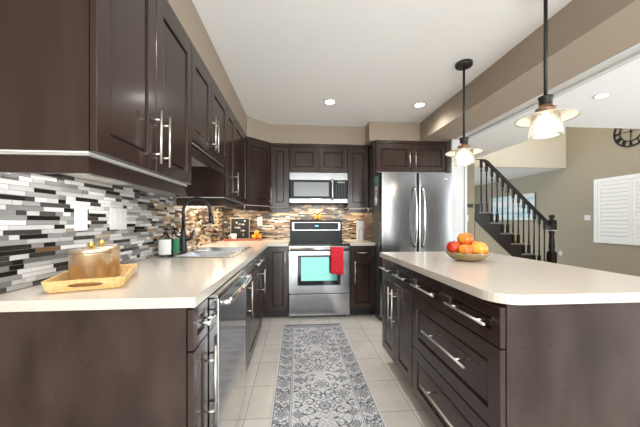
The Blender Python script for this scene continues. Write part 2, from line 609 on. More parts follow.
def mosaic(name, xf, u0, u1, z0f, z1f, mixf, label):
    """u along the wall, n out of the wall; z range as functions of u"""
    bm = bmesh.new()
    lay = bm.loops.layers.color.new('Col')

    def quad(c, col):
        f = bm.faces.new([bm.verts.new(xf @ Vector(p)) for p in c])
        for l in f.loops:
            l[lay] = col
        return f
    gr = (0.52, 0.50, 0.47, 0.8)
    h, g = 0.0182, 0.0018
    zmin = min(z0f(u0), z0f(u1))
    row = 0
    z = zmin
    while z < max(z1f(u0), z1f((u0 + u1) / 2), z1f(u1)):
        u = u0 - R.random() * 0.1
        while u < u1:
            L = R.choice((0.04, 0.055, 0.075, 0.10, 0.12, 0.15))
            a, e = max(u + g / 2, u0), min(u + L - g / 2, u1)
            um = (a + e) / 2
            if e - a > 0.004 and z + h <= z1f(um) + 0.012 and z >= z0f(um) - 0.004:
                col = pick(mixf(um, z))
                n0, n1 = 0.005, 0.0075
                zz0, zz1 = z + g / 2, min(z + h - g / 2, z1f(um))
                if zz1 - zz0 < 0.002:
                    u += L
                    continue
                c = [(a, n1, zz0), (e, n1, zz0), (e, n1, zz1), (a, n1, zz1)]
                d = [(a, n0, zz0), (e, n0, zz0), (e, n0, zz1), (a, n0, zz1)]
                quad(c, col)
                for i in range(4):
                    j = (i + 1) % 4
                    quad([d[i], d[j], c[j], c[i]], col)
            u += L
        z += h
        row += 1
    n = 24
    for i in range(n):
        a, e = u0 + (u1 - u0) * i / n, u0 + (u1 - u0) * (i + 1) / n
        um = (a + e) / 2
        quad([(a, 0.0055, z0f(um)), (e, 0.0055, z0f(um)), (e, 0.0055, z1f(um)), (a, 0.0055, z1f(um))], gr)
    bmesh.ops.recalc_face_normals(bm, faces=bm.faces[:])
    me = bpy.data.meshes.new(name)
    bm.to_mesh(me)
    bm.free()
    me.materials.append(M['mosaic'])
    o = bpy.data.objects.new(name, me)
    COL.objects.link(o)
    return tag(o, label, None, None, 'structure')


ss = lambda a, c, x: max(0, min(1, (x - a) / (c - a)))
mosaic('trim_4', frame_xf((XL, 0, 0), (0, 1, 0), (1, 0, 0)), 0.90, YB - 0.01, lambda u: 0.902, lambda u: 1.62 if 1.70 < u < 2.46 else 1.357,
       lambda u, z: 0.02 + 0.80 * ss(1.9, 3.1, u), 'mosaic backsplash tiles on the left wall')  # more warm-lit tile colours towards the far corner
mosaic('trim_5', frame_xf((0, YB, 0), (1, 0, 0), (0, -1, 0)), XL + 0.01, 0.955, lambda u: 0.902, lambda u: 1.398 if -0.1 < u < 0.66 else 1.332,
       lambda u, z: 0.90, 'mosaic backsplash tiles behind the range, with warm light in their colours')

# ------------------------------------------------------------------ cabinets
RX = lambda o: frame_xf(o, (0, 1, 0), (1, 0, 0))      # fronts facing +X, u = Y
LX = lambda o: frame_xf(o, (0, 1, 0), (-1, 0, 0))     # fronts facing -X, u = Y
FY = lambda o: frame_xf(o, (1, 0, 0), (0, -1, 0))     # fronts facing -Y, u = X


def door(parent, xf, u0, u1, z0, z1, handle=None, name='door', rail=0.062, so=0.037, pull='handle', r=0.0054):
    d = shaker(xf, u0, u1, z0, z1, rail=rail).build(name, 'wood', parent)
    if handle:
        bar_handle(xf, handle[0], handle[1], so=so, r=r).build(pull, 'nickel', d, 'brushed nickel bar handle')
    return d


BT = 0.863   # underside of worktops
TK = 0.10
BASE_G = 'espresso base cabinets along the walls'
# ---- left run, carcass front at X=-0.37, door faces at -0.349
fxL = -0.370
xf = RX((fxL, 0, 0))
c1 = thing('base_cabinet', 'narrow espresso base cabinet with dark end panel at the near end of left counter', 'cabinet', (-0.7, 1.06, 0))
B().box(-1.02, fxL, 1.010, 1.145, TK, BT).build('body', 'wood', c1)
B().box(-1.02, fxL - 0.002, 0.990, 1.008, 0, BT).build('end_panel', 'panel', c1, 'scuffed dark brown end panel')
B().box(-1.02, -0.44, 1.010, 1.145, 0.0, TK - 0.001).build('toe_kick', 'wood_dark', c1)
door(c1, xf, 0.990, 1.143, 0.715, 0.852, ((1.035, 0.79), (1.115, 0.79)), 'drawer', 0.035)
door(c1, xf, 0.990, 1.143, TK + 0.01, 0.708, ((1.118, 0.675), (1.118, 0.37)), 'door', 0.04)

dw = thing('dishwasher', 'stainless steel dishwasher under left counter, with long curved bar handle', 'dishwasher', (-0.66, 1.45, 0))
B().box(-1.0, fxL, 1.150, 1.752, 0.06, BT - 0.002).build('body', 'charcoal', dw)
B().box(fxL + 0.002, -0.308, 1.152, 1.750, 0.115, 0.848, 0.004).build('door', 'polished_steel', dw)
dpn = B().box(fxL + 0.002, -0.312, 1.152, 1.750, 0.850, BT - 0.002, 0.002).build('control_panel', 'polished_steel', dw)
b = B()
hy = [1.185 + 0.53 * k / 12 for k in range(13)]
b.tube([(-0.310, 1.180, 0.826), (-0.285, 1.182, 0.826)] + [(-0.276 + 0.010 * math.sin(math.pi * k / 12), hy[k], 0.826) for k in range(13)] + [(-0.285, 1.718, 0.826), (-0.310, 1.720, 0.826)], 0.0115, 12)
b.build('handle', 'chrome', dw)
B().box(-0.95, -0.43, 1.152, 1.750, 0.0, 0.058).build('toe_kick', 'wood_dark', dw)

c2 = thing('base_cabinet', 'espresso base cabinet with one tall door right beside the dishwasher', 'cabinet', (-0.7, 1.9, 0), BASE_G)
B().box(-1.02, fxL, 1.757, 2.058, TK, BT).build('body', 'wood', c2)
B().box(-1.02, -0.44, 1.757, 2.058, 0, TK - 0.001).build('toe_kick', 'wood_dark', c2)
door(c2, xf, 1.760, 2.056, TK + 0.01, 0.852, ((2.015, 0.735), (2.015, 0.485)))

c3 = thing('sink_cabinet', 'espresso sink cabinet under the double sink, drawer front above one door', 'cabinet', (-0.7, 2.46, 0))
b = B()
b.box(-1.02, fxL, 2.062, 2.072, TK, BT)
b.box(-1.02, fxL, 2.846, 2.856, TK, BT)
b.box(-1.02, -1.01, 2.072, 2.846, TK, BT)
b.box(-1.01, fxL, 2.072, 2.846, TK, TK + 0.015)
b.box(-0.388, fxL, 2.072, 2.846, TK + 0.015, BT)
b.build('body', 'wood', c3)
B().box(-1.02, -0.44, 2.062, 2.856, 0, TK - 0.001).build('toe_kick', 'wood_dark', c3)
door(c3, xf, 2.064, 2.854, 0.715, 0.852, ((2.33, 0.80), (2.72, 0.80)), 'drawer', 0.04)
door(c3, xf, 2.064, 2.854, TK + 0.01, 0.708, ((2.80, 0.69), (2.80, 0.45)))

c4 = thing('corner_cabinet', 'espresso corner base cabinet with narrow door left of the range', 'cabinet', (-0.5, 3.7, 0))
b = B()
b.prism([(-1.02, 2.862), (fxL, 2.862), (fxL, 3.400), (-0.106, 3.400), (-0.106, 4.09), (-1.02, 4.09)], TK, BT)
b.build('body', 'wood', c4)
B().prism([(-1.02, 2.862), (-0.44, 2.862), (-0.44, 3.47), (-0.106, 3.47), (-0.106, 4.09), (-1.02, 4.09)], 0, TK - 0.001).build('toe_kick', 'wood_dark', c4)
xfb = FY((0, 3.400, 0))
door(c4, xfb, -0.345, -0.108, TK + 0.01, 0.852, ((-0.14, 0.815), (-0.14, 0.565)), 'door', 0.05)

c5 = thing('base_cabinet', 'espresso base cabinet with drawer and door between range and fridge', 'cabinet', (0.8, 3.7, 0), BASE_G)
B().box(0.640, 0.938, 3.400, 4.09, TK, BT).build('body', 'wood', c5)
B().box(0.640, 0.938, 3.470, 4.09, 0, TK - 0.001).build('toe_kick', 'wood_dark', c5)
door(c5, xfb, 0.642, 0.937, 0.715, 0.852, ((0.71, 0.782), (0.88, 0.782)), 'drawer', 0.04)
door(c5, xfb, 0.642, 0.937, TK + 0.01, 0.708, ((0.69, 0.68), (0.69, 0.42)))

# ---- worktops
WT = 0.90
b = B()
b.box(-1.02, -0.338, 0.977, 2.060, BT + 0.002, WT)
b.box(-1.02, -0.950, 2.060, 2.810, BT + 0.002, WT)
b.box(-0.465, -0.338, 2.060, 2.810, BT + 0.002, WT)
b.box(-1.02, -0.338, 2.810, 4.09, BT + 0.002, WT)
b.box(-0.338, -0.104, 3.362, 4.09, BT + 0.002, WT)
b.build('worktop', 'quartz', None, 'cream quartz worktop along the left wall, holding the sink', 'worktop')
B().box(0.636, 0.942, 3.362, 4.09, BT + 0.002, WT, 0.002).build('worktop', 'quartz', None, 'short cream worktop between the range and the fridge', 'worktop')

# ---- sink
sk = thing('kitchen_sink', 'stainless steel double bowl sink set into the left worktop', 'sink', (-0.70, 2.43, WT))
b = B()
z1 = WT + 0.006
b.box(-0.972, -0.865, 2.040, 2.830, WT + 0.001, z1)
b.box(-0.490, -0.447, 2.040, 2.830, WT + 0.001, z1)
b.box(-0.865, -0.490, 2.040, 2.080, WT + 0.001, z1)
b.box(-0.865, -0.490, 2.425, 2.455, WT + 0.001 - 0.02, z1)
b.box(-0.865, -0.490, 2.795, 2.830, WT + 0.001, z1)
b.build('rim', 'steel', sk)
for y0, y1 in ((2.080, 2.425), (2.455, 2.795)):
    b = B()
    x0, x1, zb = -0.865, -0.490, 0.72
    a = [(x0, y0, z1), (x1, y0, z1), (x1, y1, z1), (x0, y1, z1)]
    i = 0.025
    c = [(x0 + i, y0 + i, zb), (x1 - i, y0 + i, zb), (x1 - i, y1 - i, zb), (x0 + i, y1 - i, zb)]
    va, vc = [b.v(p) for p in a], [b.v(p) for p in c]
    for k in range(4):
        b.f([va[k], va[(k + 1) % 4], vc[(k + 1) % 4], vc[k]])
    b.f(vc)
    o = b.build('bowl', 'steel', sk, None, normals=False)
for x, y in ((-0.86, 2.115), (-0.86, 2.49)):
    B().box(x, x + 0.10, y - 0.012, y + 0.03, z1 + 0.0005, z1 + 0.0015).build('sticker', 'white_plastic', sk, 'small white sticker on the sink')

# ---- faucet
fc = thing('faucet', 'tall matte black gooseneck faucet behind the sink', 'faucet', (-0.915, 2.375, WT + 0.007))
b = B()
fy = 2.375
b.lathe((-0.915, fy, WT + 0.007), [(0.031, 0), (0.031, 0.012), (0.027, 0.03), (0.024, 0.10), (0.020, 0.16), (0.0145, 0.20)], 24)
arc = [(-0.915, fy, 1.09), (-0.915, fy, 1.235)]
for k in range(1, 13):
    a = math.pi * k / 12
    arc.append((-0.81 - 0.105 * math.cos(a), fy, 1.235 + 0.105 * math.sin(a)))
arc.append((-0.700, fy, 1.205))
b.tube(arc, 0.0125, 14)
b.build('spout', 'black', fc)
b = B()
b.tube([(-0.702, fy, 1.225), (-0.698, fy, 1.195), (-0.694, fy, 1.155), (-0.692, fy, 1.140)], [0.0135, 0.0175, 0.0195, 0.0175], 14)
b.build('spray_head', 'black', fc)
b = B()
b.tube([(-0.893, fy, 1.005), (-0.862, fy, 1.010), (-0.842, fy, 1.055), (-0.832, fy, 1.085)], [0.012, 0.010, 0.008, 0.007], 10)
b.build('lever', 'black', fc)
tp = thing('filter_tap', 'slim brushed steel filter tap right of the black faucet', 'tap', (-0.915, 2.62, WT + 0.007))
b = B()
b.lathe((-0.915, 2.62, WT + 0.007), [(0.02, 0), (0.02, 0.008), (0.009, 0.016), (0.007, 0.03)], 16)
pts = [(-0.915, 2.62, 0.92), (-0.915, 2.62, 1.12)]
for k in range(1, 9):
    a = math.pi * k / 8
    pts.append((-0.885 - 0.03 * math.cos(a), 2.62, 1.12 + 0.03 * math.sin(a)))
b.tube(pts, 0.0055, 10)
b.build('spout', 'nickel', tp)
b = B()
b.tube([(-0.905, 2.62, 0.935), (-0.88, 2.60, 0.942)], 0.004, 8)
b.build('lever', 'nickel', tp)


# ---- wall cabinets on the left, carcass front X=-0.62, doors to -0.598
def wall_cab(name, label, xf, u0, u1, depth, z0, z1, doors, group=None, rail_z=None, side=False, cat='cabinet', org=None, so=0.040, sides=(True, True)):
    p = xf @ Vector(((u0 + u1) / 2, -depth / 2, z0))
    t = thing(name, label, cat, p, group)
    B(xf).box(u0 + 0.001, u1 - 0.001, -depth, 0, z0 + 0.006, z1).build('body', 'wood', t)
    B(xf).box(u0 + 0.004, u1 - 0.004, -depth, -0.004, z0, z0 + 0.005).build('underside', 'white_melamine', t, 'white underside')
    for d in doors:
        door(t, xf, *d[:4], d[4] if len(d) > 4 else None, so=so)
    # crown strip under the bulkhead
    b = B(xf)
    b.box(u0 + 0.001, u1 - 0.001, -depth, 0.018, z1 + 0.001, 2.1785)
    b.build('crown_strip', 'wood', t)
    if rail_z is not None:
        b = B(xf)
        ua = u0 + (0.018 if sides[0] else 0.001)
        b.box(ua, u1 - 0.001, -0.030, -0.012, rail_z + 0.016, z0 - 0.008)
        b.box(ua - (0.006 if sides[0] else 0), u1 - 0.001, -0.030, -0.005, rail_z, rail_z + 0.016)
        if sides[0]:
            b.box(ua, ua + 0.016, -depth, -0.030, rail_z + 0.016, z0 - 0.008)
            b.box(ua - 0.006, ua + 0.016, -depth, -0.030, rail_z, rail_z + 0.016)
        b.build('light_rail', 'wood', t)
        b = B(xf)
        b.box(u0 + 0.006, u1 - 0.003, -0.02, -0.002, z0 - 0.007, z0 - 0.001)
        b.box(u0 + 0.006, u0 + 0.03, -depth, -0.02, z0 - 0.007, z0 - 0.001)
        b.build('rail_strip', 'rail_strip' if z0 < 1.4 and u0 < 1 and u0 > 0.8 else 'wood_dark', t, 'pale strip above the light rail' if u0 > 0.8 and u0 < 1 else None)
    return t


UX = RX((-0.620, 0, 0))
DU = 0.40
ZT = 2.14
wall_cab('wall_cabinet', 'large two door espresso wall cabinet nearest the camera, above the white tiles', UX, 0.900, 1.674, DU, 1.357, ZT,
         [(0.902, 1.262, 1.362, ZT - 0.004, ((1.222, 1.612), (1.222, 1.390))), (1.266, 1.672, 1.362, ZT - 0.004, ((1.300, 1.612), (1.300, 1.390)))], None, 1.297)
wall_cab('wall_cabinet', 'short two door espresso wall cabinet high above the sink faucet', UX, 1.676, 2.485, DU, 1.620, ZT,
         [(1.678, 2.044, 1.625, ZT - 0.004, ((2.012, 1.875), (2.012, 1.645))), (2.048, 2.483, 1.625, ZT - 0.004, ((2.080, 1.875), (2.080, 1.645)))], None, 1.555, sides=(False, False))
wall_cab('wall_cabinet', 'tall espresso wall cabinet beyond the sink, left of the diagonal corner', UX, 2.487, 3.452, DU, 1.357, ZT,
         [(2.489, 2.795, 1.362, ZT - 0.004, ((2.760, 1.62), (2.760, 1.395))), (2.799, 3.442, 1.362, ZT - 0.004)], None, 1.288)
# diagonal corner
pA, pB = Vector((-0.615, 3.456, 0)), Vector((-0.345, 3.752, 0))
U = (pB - pA)
LD = U.length
N = Vector((U.y, -U.x, 0))
DX = frame_xf(pA, U, N)
t = thing('corner_wall_cabinet', 'diagonal corner wall cabinet with single espresso door', 'cabinet', (-0.75, 3.8, 1.357))
pts = [(pA.x, pA.y), (pB.x, pB.y), (-0.345, 4.085), (-1.02, 4.085), (-1.02, 3.456)]
B().prism(pts, 1.357, ZT).build('body', 'wood', t)
B().prism(pts, 1.350, 1.3565).build('underside', 'white_melamine', t, 'white underside')
B().prism(pts, ZT + 0.001, 2.1785).build('crown_strip', 'wood', t)
B(DX).box(0.01, LD - 0.01, -0.02, 0.004, 1.29, 1.349).build('light_rail', 'wood', t)
door(t, DX, 0.012, LD - 0.012, 1.362, ZT - 0.004, ((LD - 0.045, 1.60), (LD - 0.045, 1.375)))
# back wall cabinets, door faces at Y=3.79
BX = FY((0, 3.765, 0))
DB = 0.32
wall_cab('narrow_wall_cabinet', 'narrow espresso wall cabinet left of the microwave', BX, -0.342, -0.104, DB, 1.335, ZT, [(-0.338, -0.106, 1.340, ZT - 0.004)], 'narrow cabinets beside the microwave', 1.272)
wall_cab('wall_cabinet', 'low two door espresso wall cabinet directly above the microwave', BX, -0.102, 0.667, DB, 1.803, ZT,
         [(-0.100, 0.281, 1.806, ZT - 0.004), (0.285, 0.665, 1.806, ZT - 0.004)])
wall_cab('narrow_wall_cabinet', 'narrow espresso wall cabinet between the microwave and fridge', BX, 0.669, 0.955, DB, 1.335, ZT, [(0.671, 0.952, 1.340, ZT - 0.004)], 'narrow cabinets beside the microwave', 1.272)
# above the fridge
FX = FY((0, 3.515, 0))
t = wall_cab('wall_cabinet', 'wide two door espresso cabinet above the fridge, with tall side panel', FX, 0.985, 1.905, 0.56, 1.780, ZT,
             [(0.988, 1.446, 1.784, ZT - 0.004, ((1.410, 2.03), (1.410, 1.83))), (1.450, 1.902, 1.784, ZT - 0.004, ((1.485, 2.03), (1.485, 1.83)))])
B().box(0.959, 0.983, 3.513, 4.09, 0, 2.1785).build('side_panel', 'wood', t)

# ---- under-cabinet warm lamps (on the undersides, behind the light rails)
ul = thing('under_cabinet_light', 'thin warm light bar beneath the wall cabinet right of the microwave', 'light', (0.80, 3.93, 1.327))
B().box(0.69, 0.94, 3.92, 3.95, 1.322, 1.334).build('bar', 'led', ul)
lamp('under_cabinet_lamp', 'AREA', (0.815, 3.935, 1.318), 2.0, WARM, (0, 0, 0), 0.24, 0.03)
lamp('under_cabinet_lamp', 'AREA', (-0.22, 3.935, 1.318), 2.0, WARM, (0, 0, 0), 0.22, 0.03)
lamp('under_cabinet_lamp', 'AREA', (-0.78, 3.75, 1.345), 3.0, WARM, (0, 0, 0), 0.25, 0.25)
lamp('under_cabinet_lamp', 'AREA', (-0.85, 2.95, 1.352), 4.0, WARM, (0, 0, 0), 0.04, 0.70)
lamp('hood_lamp', 'AREA', (0.28, 3.93, 1.392), 2.5, WARM, (0, 0, 0), 0.5, 0.06)
lamp('under_cabinet_lamp', 'AREA', (-0.85, 1.3, 1.352), 1.5, (1, 0.97, 0.93), (0, 0, 0), 0.04, 0.60)  # added neutral lamp to brighten the near tiles

# ------------------------------------------------------------------ island
isl_y0, isl_y1 = 0.930, 2.300
IX = LX((0.722, 0, 0))
ID = 0.76
t = thing('island_cabinet', 'espresso island drawer unit nearest the camera, with dark end panel', 'cabinet', (1.1, 1.3, 0))
B().box(0.722, 1.482, 0.952, 1.684, TK, BT).build('body', 'wood', t)
B().box(0.724, 1.482, 0.930, 0.950, 0, BT).build('end_panel', 'panel', t, 'scuffed dark brown end panel')
B().box(0.80, 1.482, 0.952, 1.684, 0, TK - 0.001).build('toe_kick', 'wood_dark', t)
door(t, IX, 0.930, 1.304, 0.712, 0.852, ((0.965, 0.785), (1.235, 0.785)), 'drawer', 0.045)
door(t, IX, 1.308, 1.682, 0.712, 0.852, ((1.345, 0.785), (1.620, 0.785)), 'drawer', 0.045)
door(t, IX, 0.930, 1.682, 0.402, 0.706, ((1.088, 0.568), (1.475, 0.568)), 'drawer', 0.062)
door(t, IX, 0.930, 1.682, TK + 0.01, 0.396, ((1.088, 0.268), (1.495, 0.268)), 'drawer', 0.062)
t = thing('island_cabinet', 'far espresso island unit with two doors under two small drawers, facing the range', 'cabinet', (1.1, 2.0, 0))
B().box(0.722, 1.482, 1.690, 2.300, TK, BT).build('body', 'wood', t)
B().box(0.80, 1.482, 1.690, 2.240, 0, TK - 0.001).build('toe_kick', 'wood_dark', t)
for a, e in ((1.692, 1.993), (1.997, 2.298)):
    m_ = (a + e) / 2
    door(t, IX, a, e, 0.712, 0.852, ((m_ - 0.10, 0.785), (m_ + 0.10, 0.785)), 'drawer', 0.045)
door(t, IX, 1.692, 1.993, TK + 0.03, 0.706, ((1.955, 0.675), (1.955, 0.40)))
door(t, IX, 1.997, 2.298, TK + 0.03, 0.706, ((2.035, 0.675), (2.035, 0.40)))
# worktop with rounded near corner
x0, x1, y0, y1, rr = 0.680, 1.560, 0.915, 2.315, 0.10
pts = []
for cx, cy, a0, rad in ((x0 + rr, y0 + rr, 180, rr), (x1 - rr, y0 + rr, 270, rr), (x1 - 0.02, y1 - 0.02, 0, 0.02), (x0 + 0.02, y1 - 0.02, 90, 0.02)):
    for k in range(9):
        a = math.radians(a0 + 90 * k / 8)
        pts.append((cx + rad * math.cos(a), cy + rad * math.sin(a)))
B().prism(pts, BT + 0.002, WT).build('island_worktop', 'quartz', None, 'large cream quartz island worktop with rounded corner', 'worktop')

# ------------------------------------------------------------------ range
rg = thing('range', 'stainless steel electric range with black glass cooktop on the back wall', 'stove', (0.265, 3.7, 0))
rx0, rx1 = -0.097, 0.628
B().box(rx0, rx1, 3.420, 4.06, 0.02, 0.862).build('body', 'charcoal', rg)
b = B()
b.box(rx0 - 0.002, rx1 + 0.002, 3.375, 3.94, 0.864, 0.884, 0.005)
b.build('cooktop', 'black_glass', rg)
for cx, cy, r_ in ((0.09, 3.52, 0.10), (0.45, 3.52, 0.08), (0.09, 3.78, 0.075), (0.45, 3.78, 0.10)):
    b = B()
    for q in (r_, r_ * 0.62):
        n = 28
        for k in range(n):
            a, e = 2 * math.pi * k / n, 2 * math.pi * (k + 1) / n
            b.f([b.v((cx + f_ * math.cos(g_), cy + f_ * math.sin(g_), 0.8845)) for f_, g_ in ((q, a), (q, e), (q - 0.003, e), (q - 0.003, a))])
    b.build('burner_ring', 'key_print', rg)
b = B()
b.box(rx0, rx1, 3.945, 4.06, 0.866, 1.178, 0.006)
bk = b.build('backguard', 'panel_black', rg)
b = B()
b.box(rx0 + 0.025, rx1 - 0.025, 3.932, 3.944, 1.030, 1.150, 0.004)
cp = b.build('control_panel', 'steel', rg)
b = B()
b.box(rx0 + 0.055, rx1 - 0.055, 3.928, 3.9319, 1.043, 1.140)
b.mi = 1
for i in range(22):
    x = rx0 + 0.08 + i * 0.027
    for z in (1.068, 1.092, 1.112):
        if abs(x - 0.265) < 0.06 or R.random() < 0.25:
            continue
        b.box(x, x + R.uniform(0.007, 0.014), 3.9268, 3.9282, z, z + 0.004)
b.build('touch_panel', ['panel_black', 'key_print'], cp)
B().box(0.245, 0.295, 3.9266, 3.9279, 1.085, 1.105).build('clock_display', 'blue_led', cp)
# front: upper band, door with recessed window, drawer
B().box(rx0, rx1, 3.385, 3.419, 0.815, 0.862, 0.003).build('front_band', 'steel', rg)
b = B()
dz0, dz1 = 0.300, 0.800
wx0, wx1, wz0, wz1 = 0.005, 0.520, 0.395, 0.755
yf, yb = 3.380, 3.418
for a in ((rx0, wx0, dz0, dz1), (wx1, rx1, dz0, dz1), (wx0, wx1, dz0, wz0), (wx0, wx1, wz1, dz1)):
    b.box(a[0], a[1], yf, yb, a[2], a[3])
od = b.build('oven_door', 'steel', rg)
b = B()   # black rounded window surround
for a in ((wx0, wx0 + 0.042, wz0, wz1), (wx1 - 0.042, wx1, wz0, wz1), (wx0 + 0.042, wx1 - 0.042, wz0, wz0 + 0.055), (wx0 + 0.042, wx1 - 0.042, wz1 - 0.024, wz1)):
    b.box(a[0], a[1], yf - 0.002, yf + 0.034, a[2], a[3])
b.build('window_surround', 'black_glass', od)
b = B()   # inner pane leans back, to mirror the patio door
b.extr([(wx0 + 0.040, yf + 0.001, wz0 + 0.045), (wx1 - 0.040, yf + 0.001, wz0 + 0.045), (wx1 - 0.040, yf + 0.030, wz1 - 0.018), (wx0 + 0.040, yf + 0.030, wz1 - 0.018)], (0, 0.004, 0))
b.build('oven_window', 'oven_glass', od, 'oven window with teal reflection tinted in')
b = B()
b.tube([(rx0 + 0.015, 3.335, 0.832), (rx1 - 0.015, 3.335, 0.832)], 0.014, 14)
for x in (rx0 + 0.05, rx1 - 0.05):
    b.tube([(x, 3.384, 0.832), (x, 3.340, 0.832)], 0.009, 8)
b.build('handle', 'nickel', rg)
b = B()
b.box(rx0, rx1, 3.382, 3.418, 0.035, 0.288, 0.004)
b.build('drawer', 'steel', rg)
B().box(rx0 + 0.03, rx1 - 0.03, 3.44, 4.0, 0.0, 0.019).build('base', 'black', rg)

# red towel draped over the oven handle
b = B()
n = 24
tx0, tx1 = 0.395, 0.545
cols = []
path = []
for z in (0.57, 0.62, 0.68, 0.74, 0.80, 0.832):
    path.append((3.354, z))
for k in range(0, 9):
    a = math.pi * k / 8
    path.append((3.335 + 0.0185 * math.cos(a), 0.834 + 0.0185 * math.sin(a)))
for z in (0.80, 0.74, 0.68, 0.62, 0.57, 0.535):
    path.append((3.3145, z))
for i in range(n + 1):
    u = i / n
    col = []
    for j, (y, z) in enumerate(path):
        down = max(0, (0.832 - z)) / 0.3
        front = 1 if j > 9 else 0.0
        wob = 0.006 * math.sin(u * 19 + 0.6) * min(1, down * 2.5)
        yy = y - (abs(wob) + 0.004 * down) * front
        xx = tx0 + (tx1 - tx0) * u + 0.004 * math.sin(z * 40) * down
        zz = z + (0.008 * math.sin(u * 7) if j == len(path) - 1 else 0)
        col.append(b.v((xx, yy, zz)))
    cols.append(col)
for i in range(n):
    for j in range(len(path) - 1):
        b.f([cols[i][j], cols[i + 1][j], cols[i + 1][j + 1], cols[i][j + 1]], True)
tw = b.build('dish_towel', 'red_cloth', None, 'bright red dish towel hanging over the oven handle', 'towel', normals=True)
sm = tw.modifiers.new('solid', 'SOLIDIFY')
sm.thickness = 0.003
sm.offset = 0

# two small golden shakers on top of the range backguard
sh = thing('salt_shaker', 'left one of two small golden shakers standing on the range back', 'shaker', (0.250, 4.0, 1.179), 'golden shakers on the range')
b = B()
b.lathe((0.250, 4.0, 1.179), [(0.020, 0), (0.024, 0.01), (0.024, 0.05), (0.017, 0.072), (0.014, 0.08)], 20)
b.build('body', 'amber', sh)
B().lathe((0.250, 4.0, 1.2595), [(0.016, 0), (0.017, 0.012), (0.010, 0.022), (0, 0.024)], 16).build('cap', 'iron', sh)
copy_thing(sh, (0.318, 4.0, 1.179), 'right one of two small golden shakers standing on the range back')

# ------------------------------------------------------------------ microwave
mw = thing('microwave', 'stainless steel over-the-range microwave with black window', 'microwave', (0.283, 3.9, 1.40))
mx0, mx1 = -0.098, 0.664
B().box(mx0, mx1, 3.760, 4.085, 1.402, 1.796).build('body', 'charcoal', mw)
B().box(mx0, mx1, 3.722, 3.758, 1.700, 1.796, 0.003).build('vent_grille', 'steel', mw)
b = B()
b.box(mx0, mx1 - 0.0, 3.722, 3.758, 1.402, 1.455, 0.003)
b.build('lower_trim', 'steel', mw)
b = B()
b.box(mx0, 0.475, 3.726, 3.758, 1.457, 1.698, 0.003)
md = b.build('door', 'panel_black', mw)
B().box(mx0 + 0.055, 0.415, 3.722, 3.7255, 1.487, 1.672).build('window', mat('microwave_window', (0.13, 0.13, 0.13), 0.3, 0.8), md, 'grey mesh window')
b = B()
b.tube([(0.462, 3.724, 1.44), (0.462, 3.700, 1.455), (0.462, 3.696, 1.49), (0.462, 3.696, 1.66), (0.462, 3.700, 1.69), (0.462, 3.724, 1.705)], 0.016, 12)
b.build('handle', 'nickel', mw)
b = B()
b.box(0.487, mx1, 3.726, 3.758, 1.457, 1.698, 0.003)
b.mi = 1
for r_ in range(7):
    for c_ in range(4):
        x = 0.507 + c_ * 0.037
        z = 1.478 + r_ * 0.026
        b.box(x, x + 0.016, 3.7248, 3.7262, z, z + 0.007)
kp = b.build('keypad', ['panel_black', 'key_print'], mw)
B().box(0.53, 0.63, 3.7246, 3.7258, 1.665, 1.683).build('clock_display', 'grey_plastic', kp)

# ------------------------------------------------------------------ fridge
fr = thing('refrigerator', 'stainless steel french door refrigerator beside the white jamb', 'refrigerator', (1.37, 3.4, 0))
B().box(0.945, 1.800, 3.232, 3.490, 0.02, 1.705).build('body', 'charcoal', fr)
B().box(0.99, 1.800, 3.492, 4.02, 0.02, 1.705).build('rear_body', 'charcoal', fr)


def curved_front(x0, x1, z0, z1, yb, y_edge, bulge, n=10):
    b = B()
    prof = []
    for i in range(n + 1):
        u = i / n
        e = min(u, 1 - u) * (x1 - x0)
        rnd = 0.0 if e >= 0.02 else (0.02 - math.sqrt(max(0, 0.02 ** 2 - (0.02 - e) ** 2)))
        prof.append((x0 + (x1 - x0) * u, y_edge - bulge * (1 - (2 * u - 1) ** 2) + rnd))
    pts = [(x0, yb)] + prof + [(x1, yb)]
    b.prism(pts, z0, z1)
    for f in b.bm.faces:
        f.smooth = False
    return b


for x0, x1, hx in ((0.946, 1.380, 1.335), (1.386, 1.800, 1.430)):
    d = curved_front(x0, x1, 0.72, 1.715, 3.230, 3.165, 0.012, 30).build('door', 'fridge_steel', fr)
    b = B()
    hp = []
    for k in range(15):
        u = k / 14
        hp.append((hx + (0.012 if hx < 1.383 else -0.012) * (1 - (2 * u - 1) ** 2) * 0, 3.150 - 0.062 * math.sin(math.pi * u) ** 0.5, 0.86 + 0.69 * u))
    b.tube(hp, 0.013, 12)
    b.build('handle', 'chrome', d)
fz = curved_front(0.946, 1.800, 0.06, 0.712, 3.230, 3.165, 0.012, 30).build('freezer_drawer', 'fridge_steel', fr)
b = B()
b.tube([(1.02, 3.150, 0.64), (1.05, 3.105, 0.64), (1.70, 3.105, 0.64), (1.73, 3.150, 0.64)], 0.013, 12)
b.build('handle', 'chrome', fz)
b = B()
for i in range(8):
    b.box(1.64 + i * 0.012, 1.648 + i * 0.012, 3.1555, 3.159, 1.640, 1.652)
b.build('badge', 'chrome', fr, 'small silver badge')
b = B()
b.box(1.0, 1.75, 3.25, 3.95, 0.0, 0.019)
b.build('base', 'black', fr)
B().box(0.95, 1.79, 3.24, 3.30, 1.7055, 1.722).build('hinge_cover', 'black', fr)
# magnets on the fridge side
MG = 'magnets on the fridge side'


def magnet(label, y0, y1, z0, z1, m, rnd=False):
    if rnd:
        b = B(Matrix(((0, 0, -1, 0.9445), (1, 0, 0, (y0 + y1) / 2), (0, 1, 0, (z0 + z1) / 2), (0, 0, 0, 1))))
        b.lathe((0, 0, 0), [((y1 - y0) / 2, 0), ((y1 - y0) / 2, 0.008), (0, 0.012)], 20)
    else:
        b = B().box(0.938, 0.9445, y0, y1, z0, z1, 0.002)
    b.build('fridge_magnet', m, None, label, 'magnet', MG)


